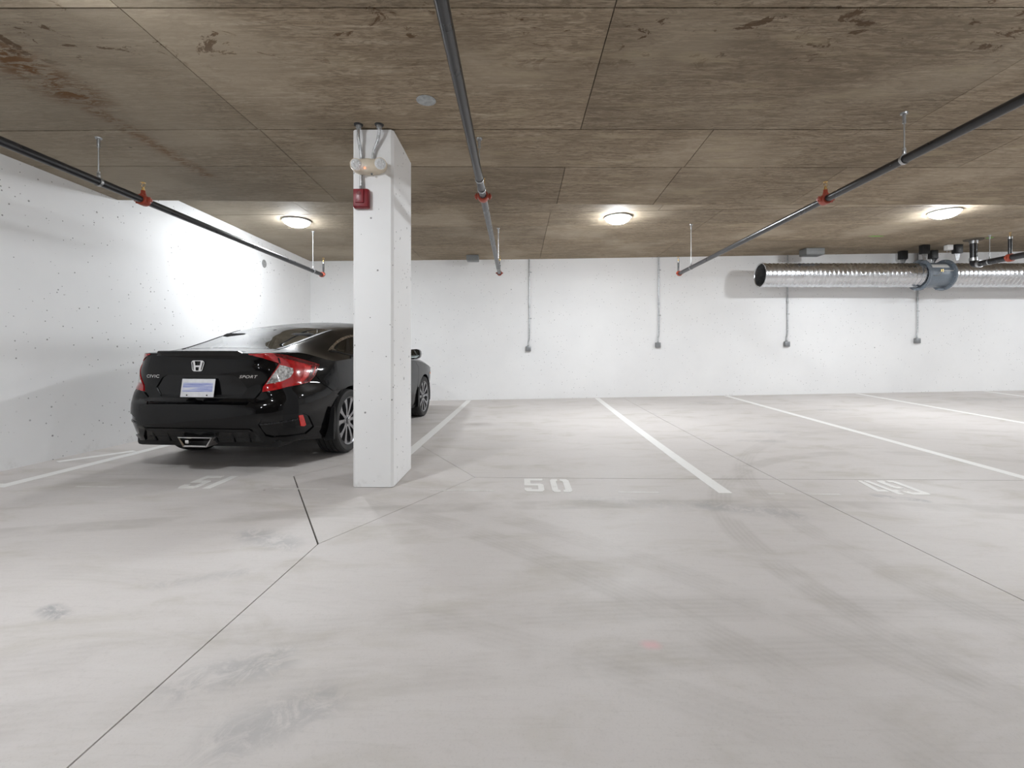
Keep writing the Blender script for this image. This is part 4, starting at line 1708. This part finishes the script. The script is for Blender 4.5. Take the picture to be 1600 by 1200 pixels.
lettering('CIVIC', -.507, .798, .148, .026, .35)
lettering('SPORT', .350, .798, .165, .024, .6)

# licence plate, blurred print
pl = MB()
R = Matrix.Rotation(-.16, 3, 'X')
pc = Vector((.002, -.952, .716))
pl.box(pc, (.292, .004, .152), R, .0015)
plate = cpart('licence_plate', pl, M['plate'], label='white licence plate with smeared blue print')
o = cpart('plate_print', MB().box((0, 0, 0), (.262, .001, .074), None), M['plate_print'], plate)
o.location = pc + R @ Vector((0, -.0028, .006))
o.rotation_euler = (-.16, 0, 0)
for a in (-1, 1):
    mb = MB().lathe([(0, -.005), (.006, -.004), (.006, 0), (0, 0)], 'y', 8)
    mb.v = [tuple(pc + R @ (Vector(p) + Vector((a * .088, -.001, -.060)))) for p in mb.v]
    cpart('plate_bolt', mb, M['trim_black'], plate)

# rear bumper with pockets, diffuser, reflectors
POCKET = [(.535, .418), (.559, .464), (.638, .490), (.905, .484), (.972, .452), (1.045, .345), (.967, .290), (.64, .302), (.585, .318)]
rear_arch = [p for p in arch(S0, ARCH, .21) if p[0] < S0 - .20]
bump_half = [(0, .390), (.466, .388), (.531, .307), (.556, .262), (.97, .238), (1.22, .208)] + [p for p in rear_arch if p[1] < .60] + \
    [(1.30, .640), (1.158, .722), (1.104, .800), (1.022, .742), (.922, .725), (.778, .711), (.668, .689), (.553, .675), (.495, .627), (.440, .578), (0, .584)]
mPOCKET = [(-a, b) for a, b in POCKET]
bumper = cpart('rear_bumper', patch(skin, sym(bump_half), [POCKET, mPOCKET], .025, .016, off=0, thick=.016), M['paint'])
DIFF = sym([(0, .256), (.545, .262), (.522, .303), (.460, .380), (0, .382)])


def diff(s, z):
    p = skin(s, z)
    return (p[0], p[1] - .012 * smooth((z - .352) / .014) * smooth((.384 - z) / .006) + .016 * smooth((.362 - z) / .02), z)


diffuser = cpart('diffuser', patch(diff, DIFF, [], .03, .012, off=0, thick=.03), M['trim_black'], label='matt black lower diffuser panel')
for s in (-.43, -.29, -.14, .14, .29, .43):
    p0, p1 = Vector(skin(s, .366)), Vector(skin(s, .258))
    d = Vector((0, -.004, 0))
    mb = MB()
    w = .006
    mb.add([(p0.x - w, p0.y + .012, p0.z), (p0.x + w, p0.y + .012, p0.z), (p0.x + w, p0.y + .03, p0.z), (p0.x - w, p0.y + .03, p0.z),
            (p1.x - w, p1.y - .002, p1.z), (p1.x + w, p1.y - .002, p1.z), (p1.x + w, p1.y + .03, p1.z), (p1.x - w, p1.y + .03, p1.z)],
           [(0, 1, 2, 3), (7, 6, 5, 4), (0, 4, 5, 1), (1, 5, 6, 2), (2, 6, 7, 3), (3, 7, 4, 0)])
    cpart('fin', mb, M['trim_black'], diffuser)


def pocketf(s, z):
    p, n = osample(abs(s))
    q = skin(s, z)
    d = .028 - .012 * smooth((.33 - z) / .05)
    nx = -n[0] if s < 0 else n[0]
    return (q[0] - nx * d, q[1] - n[1] * d, z)


for sg in (1, -1):
    P = [(sg * a, b) for a, b in inset(POCKET, .006)]
    if sg < 0:
        P = list(reversed(P))
    cpart('bumper_pocket', patch(pocketf, P, [], .03, off=0, thick=0), M['pocket'], bumper)
    Q = [(sg * a, b) for a, b in [(.545, .424), (.70, .430), (.86, .442), (.86, .434), (.70, .421), (.548, .414)]]
    cpart('pocket_fin', patch(skin, Q if sg > 0 else list(reversed(Q)), [], .03, off=-.002, thick=.025), M['pocket'], bumper)
    Q = [(sg * a, b) for a, b in [(.893, .372), (.930, .366), (.948, .374), (.910, .462), (.900, .470), (.868, .470), (.864, .462)]]
    cpart('reflector', patch(skin, Q if sg > 0 else list(reversed(Q)), [], .02, off=-.003, thick=.02), M['red_glow'], bumper, label='red bumper reflector')

# tail lights
LAMP = [(.443, 1.000), (.499, 1.000), (.624, 1.006), (.826, .985), (1.01, .944), (1.162, .901), (1.141, .878), (1.100, .809), (1.020, .749), (.921, .732), (.778, .718), (.668, .696),
        (.556, .683), (.561, .724), (.641, .826), (.716, .920), (.611, .948), (.497, .980), (.443, .994)]
CLEAR = [(.721, .904), (.781, .892), (.853, .874), (.854, .841), (.814, .798), (.731, .768), (.588, .746), (.646, .824)]
DARK = [(1.069, .894), (1.154, .897), (1.137, .876), (1.096, .811), (1.018, .754), (.947, .745), (1.021, .801), (1.070, .874)]
DARK2 = [(.66, 1.000), (.826, .981), (1.01, .940), (1.15, .900), (1.06, .898), (.90, .935), (.80, .955), (.70, .975)]
GLOW = [(.99, .893), (1.055, .889), (1.055, .874), (1.008, .802), (.950, .760), (.900, .750), (.955, .80), (.985, .86)]
AMB = [(1.103, .884), (1.116, .882), (1.090, .832), (1.070, .806), (1.062, .812), (1.084, .842)]
DIV = [(.706, .966), (.726, .962), (.732, .914), (.716, .920)]
for sg in (False, True):
    lamp = cpart('tail_light', patch(skin, LAMP, [], .022, off=.005, thick=.02, mirror=sg), M['red_lens'], label='red C-shaped tail light')
    cpart('reversing_lens', patch(skin, CLEAR, [], .02, off=.0075, thick=.006, mirror=sg), M['clear_lens'], lamp, label='clear reversing lens')
    cpart('dark_lens', patch(skin, DARK, [], .02, off=.0065, thick=.004, mirror=sg), M['dark_red_lens'], lamp, label='dark red lens on the corner')
    cpart('dark_lens', patch(skin, DARK2, [], .02, off=.0065, thick=.004, mirror=sg), M['dark_red_lens'], lamp, label='dark red lens on the top edge')
    cpart('bright_lens', patch(skin, GLOW, [], .02, off=.0065, thick=.004, mirror=sg), M['red_glow'], lamp, label='brighter red lens')
    cpart('side_reflector', patch(skin, AMB, [], .02, off=.0085, thick=.004, mirror=sg), M['red_glow'], lamp)
    cpart('divider', patch(skin, DIV, [], .02, off=.0075, thick=.004, mirror=sg), M['gloss_black'], lamp)

# flanks: quarter panel, doors, fender, front bumper
yd = [(.98, .10), (.90, .16), (.80, .33), (.70, .47), (.55, .50), (.40, .50), (.235, .50)]      # rear edge of the rear door (z, y)


def sy(y):
    return s_of_y(y)


def tops(y0, y1, n):
    return [(sy(lerp(y0, y1, k / n)), ztop(sy(lerp(y0, y1, k / n))) - .001) for k in range(n + 1)]


qa = [p for p in arch(S0, ARCH, .235) if p[0] > 1.30 and (p[1] > .645 or p[0] > S0)]
QP = [(1.306, .645)] + qa + [(sy(y) - .002, z) for z, y in reversed(yd)][0:] + list(reversed(tops(-.62, .08, 10))) + \
     [(.83, .991), (1.012, .950), (1.168, .905), (1.147, .876), (1.110, .804), (1.163, .728)]
DR = [(sy(y) + .003, z) for z, y in yd] + [(sy(1.14), .235), (sy(1.14), .6)] + list(reversed(tops(.15, 1.14, 6)))
DF = [(sy(1.147), .60), (sy(1.147), .235), (sy(2.22), .235), (sy(2.28), .40), (sy(2.33), .60), (sy(2.345), .80), (sy(2.25), .88)] + list(reversed(tops(1.147, 2.14, 6)))
fa = [p for p in arch(S1_, ARCH, .235) if p[0] < S1_ + .22]
FD = [(sy(2.228), .235)] + fa + [(S1_ + .24, .70), (S1_ + .55, .72)] + list(reversed(tops(2.152, 3.2, 10))) + [(sy(2.256), .88), (sy(2.352), .80), (sy(2.337), .60), (sy(2.287), .40)]
FB = [(S1_ + .35, .21), (SEND, .22), (SEND, ztop(SEND) - .001)] + list(reversed(tops(3.21, 3.58, 4))) + [(S1_ + .55, .713), (S1_ + .245, .695)] + [p for p in reversed(arch(S1_, ARCH, .21)) if p[0] > S1_ + .23][1:]
SILL = [(sy(.345), .19), (sy(2.34), .19), (sy(2.325), .232), (sy(.37), .232)]
for sg in (False, True):
    cpart('quarter_panel', patch(skin, QP, [], .035, .03, off=0, thick=.012, mirror=sg), M['paint'])
    cpart('door', patch(skin, DR, [], .06, .04, off=0, thick=.012, mirror=sg), M['paint'])
    cpart('door', patch(skin, DF, [], .06, .04, off=0, thick=.012, mirror=sg), M['paint'])
    cpart('fender', patch(skin, FD, [], .04, .03, off=0, thick=.012, mirror=sg), M['paint'])
    cpart('side_sill', patch(skin, SILL, [], .08, .03, off=.004, thick=.03, mirror=sg), M['trim_black'])
    k = -1 if sg else 1
    q = [(S1_ + .40, .665), (S1_ + .47, .66), (S1_ + .475, .69), (S1_ + .40, .695)]
    cpart('side_marker', patch(skin, q, [], .02, off=.004, thick=.006, mirror=sg), M['orange'], label='small orange side marker')
    hl = [(S1_ + .72, .70), (S1_ + 1.0, .66), (S1_ + 1.2, .64), (S1_ + 1.2, .69), (S1_ + .95, .725), (S1_ + .72, .735)]
    cpart('headlight', patch(skin, hl, [], .03, off=.004, thick=.01, mirror=sg), M['clear_lens'])
    for y in (.62, 1.72):
        h = MB().tube([(k * .872, y - .11, .80), (k * .902, y - .08, .803), (k * .905, y + .05, .807), (k * .872, y + .08, .81)], [.012, .014, .014, .012], 8)
        cpart('door_handle', h, M['paint'])
cpart('front_bumper', patch(skin, FB, [], .05, .04, off=0, thick=.012, both=True), M['paint'])

# door mirrors
for k in (1, -1):
    V, F = [], []
    n = 14
    for (y, sc) in ((1.86, .97), (1.90, 1.0), (1.96, .93), (2.02, .70), (2.055, .3)):
        for i in range(n):
            a = 2 * PI * i / n
            ca, sa = math.cos(a), math.sin(a)
            ex = abs(ca) ** .6 * (1 if ca > 0 else -1)
            ez = abs(sa) ** .7 * (1 if sa > 0 else -1)
            V.append((k * (.955 + .095 * ex * sc), y, 1.0 + (.068 + .008 * ex) * ez * sc))
    for j in range(4):
        for i in range(n):
            q = (j * n + i, j * n + (i + 1) % n, (j + 1) * n + (i + 1) % n, (j + 1) * n + i)
            F.append(q)
    F += [tuple(range(n)), tuple(range(4 * n, 5 * n))]
    mir = obj('door_mirror', MB().add(V, F), M['gloss_black'], car, sharp=45)
    g = MB()
    g.add([(k * (.955 + (.095 * (abs(math.cos(a)) ** .6) * (1 if math.cos(a) > 0 else -1)) * .86), 1.8585, 1.0 + .062 * (abs(math.sin(a)) ** .7) * (1 if math.sin(a) > 0 else -1) * .9) for a in [2 * PI * i / 20 for i in range(20)]], [tuple(range(20))])
    obj('mirror_glass', g, M['mirror'], mir, label='mirror glass')
    obj('mirror_arm', MB().tube([(k * .79, 2.03, .945), (k * .86, 1.99, .945), (k * .93, 1.95, .955)], [.03, .026, .03], 8), M['gloss_black'], mir)

# exhaust
def trap_ring(wt, wb, h, z, x=0):
    return [(x - wt / 2, z + h / 2), (x + wt / 2, z + h / 2), (x + wb / 2, z - h / 2), (x - wb / 2, z - h / 2)]


ex = MB()
rings = [(trap_ring(.30, .205, .080, .272), -.985), (trap_ring(.286, .196, .070, .272), -.990), (trap_ring(.270, .184, .056, .272), -.982), (trap_ring(.255, .18, .05, .274), -.90)]
back_ring = (trap_ring(.30, .22, .078, .276), -.86)
V = []
for r, y in [back_ring] + rings:
    V += [(p[0], y, p[1]) for p in r]
F = []
for j in range(4):
    for i in range(4):
        F.append((j * 4 + i, j * 4 + (i + 1) % 4, (j + 1) * 4 + (i + 1) % 4, (j + 1) * 4 + i))
exh = obj('exhaust_tip', ex.add(V, F), M['chrome'], car, sharp=20, label='wide polished central exhaust tip')
obj('exhaust_bore', MB().add([(p[0], -.905, p[1]) for p in rings[3][0]], [(0, 1, 2, 3)]), M['rubber'], exh)
obj('divider', MB().box((-.075, -.955, .272), (.035, .05, .03), None, .006), M['chrome'], exh)

# underbody
ub = MB().box((0, 1.3, .27), (1.30, 4.3, .12), None, .03)
ub.box((0, -.62, .30), (1.25, .5, .09), None, .02)
ub.tube([(-.55, 0, .30), (.55, 0, .30)], .045, 10)
for k in (-1, 1):
    for yc in (0, WB):
        n = 20
        V = []
        for i in range(n + 1):
            an = lerp(-.25, PI + .25, i / n)
            for xx in (.868, .58):
                V.append((k * xx, yc + (ARCH + .012) * math.cos(an), WR + (ARCH + .012) * math.sin(an)))
        ub.add(V, [(2 * i, 2 * i + 1, 2 * i + 3, 2 * i + 2) for i in range(n)] + [tuple(2 * i + 1 for i in range(n + 1))])
obj('underbody', ub, M['trim_black'], car)


# wheels
def wheel(x, y, side_):
    """side_ +1: outer face to +x"""
    def X(p):
        return (x + side_ * p[0], y + p[1], WR + p[2])

    def tr(mb):
        mb.v = [X(p) for p in mb.v]
        return mb
    w = .1175
    prof = [(.228, -.098)]
    prof += [(.262, -.112), (.295, -.1165), (.311, -.108), (.318, -.094)]
    for g0 in (-.066, -.024, .018, .060):
        prof += [(.3215, g0 - .004), (.3125, g0 - .0035), (.3125, g0 + .0035), (.3215, g0 + .004)]
    prof += [(.318, .094), (.311, .108), (.295, .1165), (.262, .112), (.236, .102), (.230, .094)]
    wheel_o = obj('wheel', tr(MB().lathe([(.228, -.098), (.232, -.104), (.236, -.10), (.222, -.085), (.205, -.06), (.205, .05), (.216, .085), (.228, .098), (.240, .107), (.243, .102), (.236, .092)], 'x', 48)), M['wheel_dark'], car, sharp=30)
    obj('tyre', tr(MB().lathe(prof, 'x', 64)), M['tyre'], wheel_o, sharp=30)
    obj('rim_edge', tr(MB().lathe([(.229, .0995), (.2405, .1085), (.2425, .104)], 'x', 64)), M['wheel_face'], wheel_o, label='bright machined rim edge')
    for k in range(5):
        for j in (-1, 1):
            a0 = 2 * PI * k / 5 + PI / 2
            a_in, a_out = a0 + j * .22, a0 + j * .30
            pts = []
            for r, a, hw, dx in ((.045, a_in, .016, .082), (.12, lerp(a_in, a_out, .5), .015, .092), (.185, lerp(a_in, a_out, .85), .021, .096), (.232, a_out + j * .03, .035, .098)):
                c = Vector((0, r * math.cos(a), r * math.sin(a)))
                tdir = Vector((0, -math.sin(a), math.cos(a)))
                pts.append([(dx, *(c + tdir * hw)[1:]), (dx, *(c - tdir * hw)[1:]), (dx - .035, *(c - tdir * hw * 1.5)[1:]), (dx - .035, *(c + tdir * hw * 1.5)[1:])])
            V = [p for q in pts for p in q]
            F = []
            for i in range(3):
                for m in range(4):
                    F.append((i * 4 + m, i * 4 + (m + 1) % 4, (i + 1) * 4 + (m + 1) % 4, (i + 1) * 4 + m))
            me = tr(MB().add(V, F)).mesh('spoke', M['wheel_dark'], 20)
            me.materials.append(M['wheel_face'])
            for p in me.polygons:
                n_ = p.normal
                if n_.x * side_ > .75:
                    p.material_index = 1
            obj('spoke', me, None, wheel_o)
    obj('hub_cap', tr(MB().lathe([(.0, .104), (.026, .103), (.032, .098), (.034, .085), (.062, .082), (.066, .05), (0, .05)], 'x', 24)), M['wheel_face'], wheel_o)
    mb = MB()
    for k in range(5):
        a = 2 * PI * (k + .5) / 5
        mb.lathe([(0, .092), (.009, .09), (.009, .07), (0, .07)], 'x', 6, (0, .05 * math.cos(a), .05 * math.sin(a)))
    o = obj('wheel_nut', tr(mb), M['chrome'], wheel_o)
    o['kind'] = 'stuff'
    obj('brake_disc', tr(MB().lathe([(0, .01), (.14, .01), (.14, -.01), (0, -.01)], 'x', 32)), M['galv_dull'], wheel_o)


for x, y, s in ((.762, 0, 1), (-.762, 0, -1), (.762, WB, 1), (-.762, WB, -1)):
    wheel(x, y, s)
for k in (1, -1):
    for yy, d in ((-.375, -.03), (WB - .385, -.03)):
        V = [(k * .79, yy + .03, .50), (k * .886, yy + .02, .50), (k * .890, yy - .02, .32), (k * .886, yy - .01, .20), (k * .80, yy - .01, .185)]
        mb = MB().add(V + [(p[0], p[1] + .008, p[2]) for p in V], [(0, 1, 2, 3, 4), (9, 8, 7, 6, 5)] + [(i, i + 5, (i + 1) % 5 + 5, (i + 1) % 5) for i in range(5)])
        V = [(k * .886, yy + .02, .50), (k * .890, yy - .02, .32), (k * .886, yy - .01, .20), (k * .886, yy + .012, .20), (k * .890, yy + .03, .33)]
        mb.add([(p[0] + k * .004, p[1], p[2]) for p in V], [(0, 1, 2, 3, 4)])
        obj('mud_flap', mb, M['trim_black'], car, sharp=20)

# cabin
ft = MB().box((0, .95, .34), (1.45, 2.9, .05), None, .01)
obj('cabin_floor', ft, M['seat'], car)
obj('parcel_shelf', MB().add([(-.62, -.50, 1.02), (.62, -.50, 1.02), (.66, -.02, .93), (-.66, -.02, .93), (-.62, -.50, .98), (.62, -.50, .98), (.66, -.02, .89), (-.66, -.02, .89)],
                             [(0, 1, 2, 3), (7, 6, 5, 4), (0, 4, 5, 1), (1, 5, 6, 2), (2, 6, 7, 3), (3, 7, 4, 0)]), M['seat'], car)
obj('dashboard', MB().box((0, 2.2, .80), (1.40, .45, .24), None, .06), M['trim_black'], car)


def seat(x, w, y, tilt, heads):
    R = Matrix.Rotation(tilt, 3, 'X')
    s = obj('seat', MB().box((x, y + .30, .50), (w, .52, .16), None, .04).box((x, y, .78), (w, .13, .52), R, .045), M['seat'], car)
    for h in heads:
        mb = MB().box((h, y - .10, 1.13), (.26, .10, .17), R, .04)
        mb.tube([(h - .05, y - .08, 1.0), (h - .05, y - .09, 1.08)], .007, 6)
        mb.tube([(h + .05, y - .08, 1.0), (h + .05, y - .09, 1.08)], .007, 6)
        obj('headrest', mb, M['seat'], s)


seat(-.36, .50, 1.16, .25, [-.36])
seat(.36, .50, 1.16, .25, [.36])
seat(0, 1.30, .12, .30, [-.36, .36])
st = MB()
st.lathe([(.165 + .014 * math.cos(a), .014 * math.sin(a)) for a in [2 * PI * i / 8 for i in range(9)]], 'z', 28)
st.box((0, 0, -.01), (.30, .05, .02), None, .005)
Rw = Matrix.Rotation(-1.15, 3, 'X')
st.v = [tuple(Vector((-.36, 1.80, .88)) + Rw @ Vector(p)) for p in st.v]
obj('steering_wheel', st, M['trim_black'], car)
obj('inner_mirror', MB().box((0, 1.62, 1.27), (.24, .03, .065), None, .012), M['trim_black'], car)
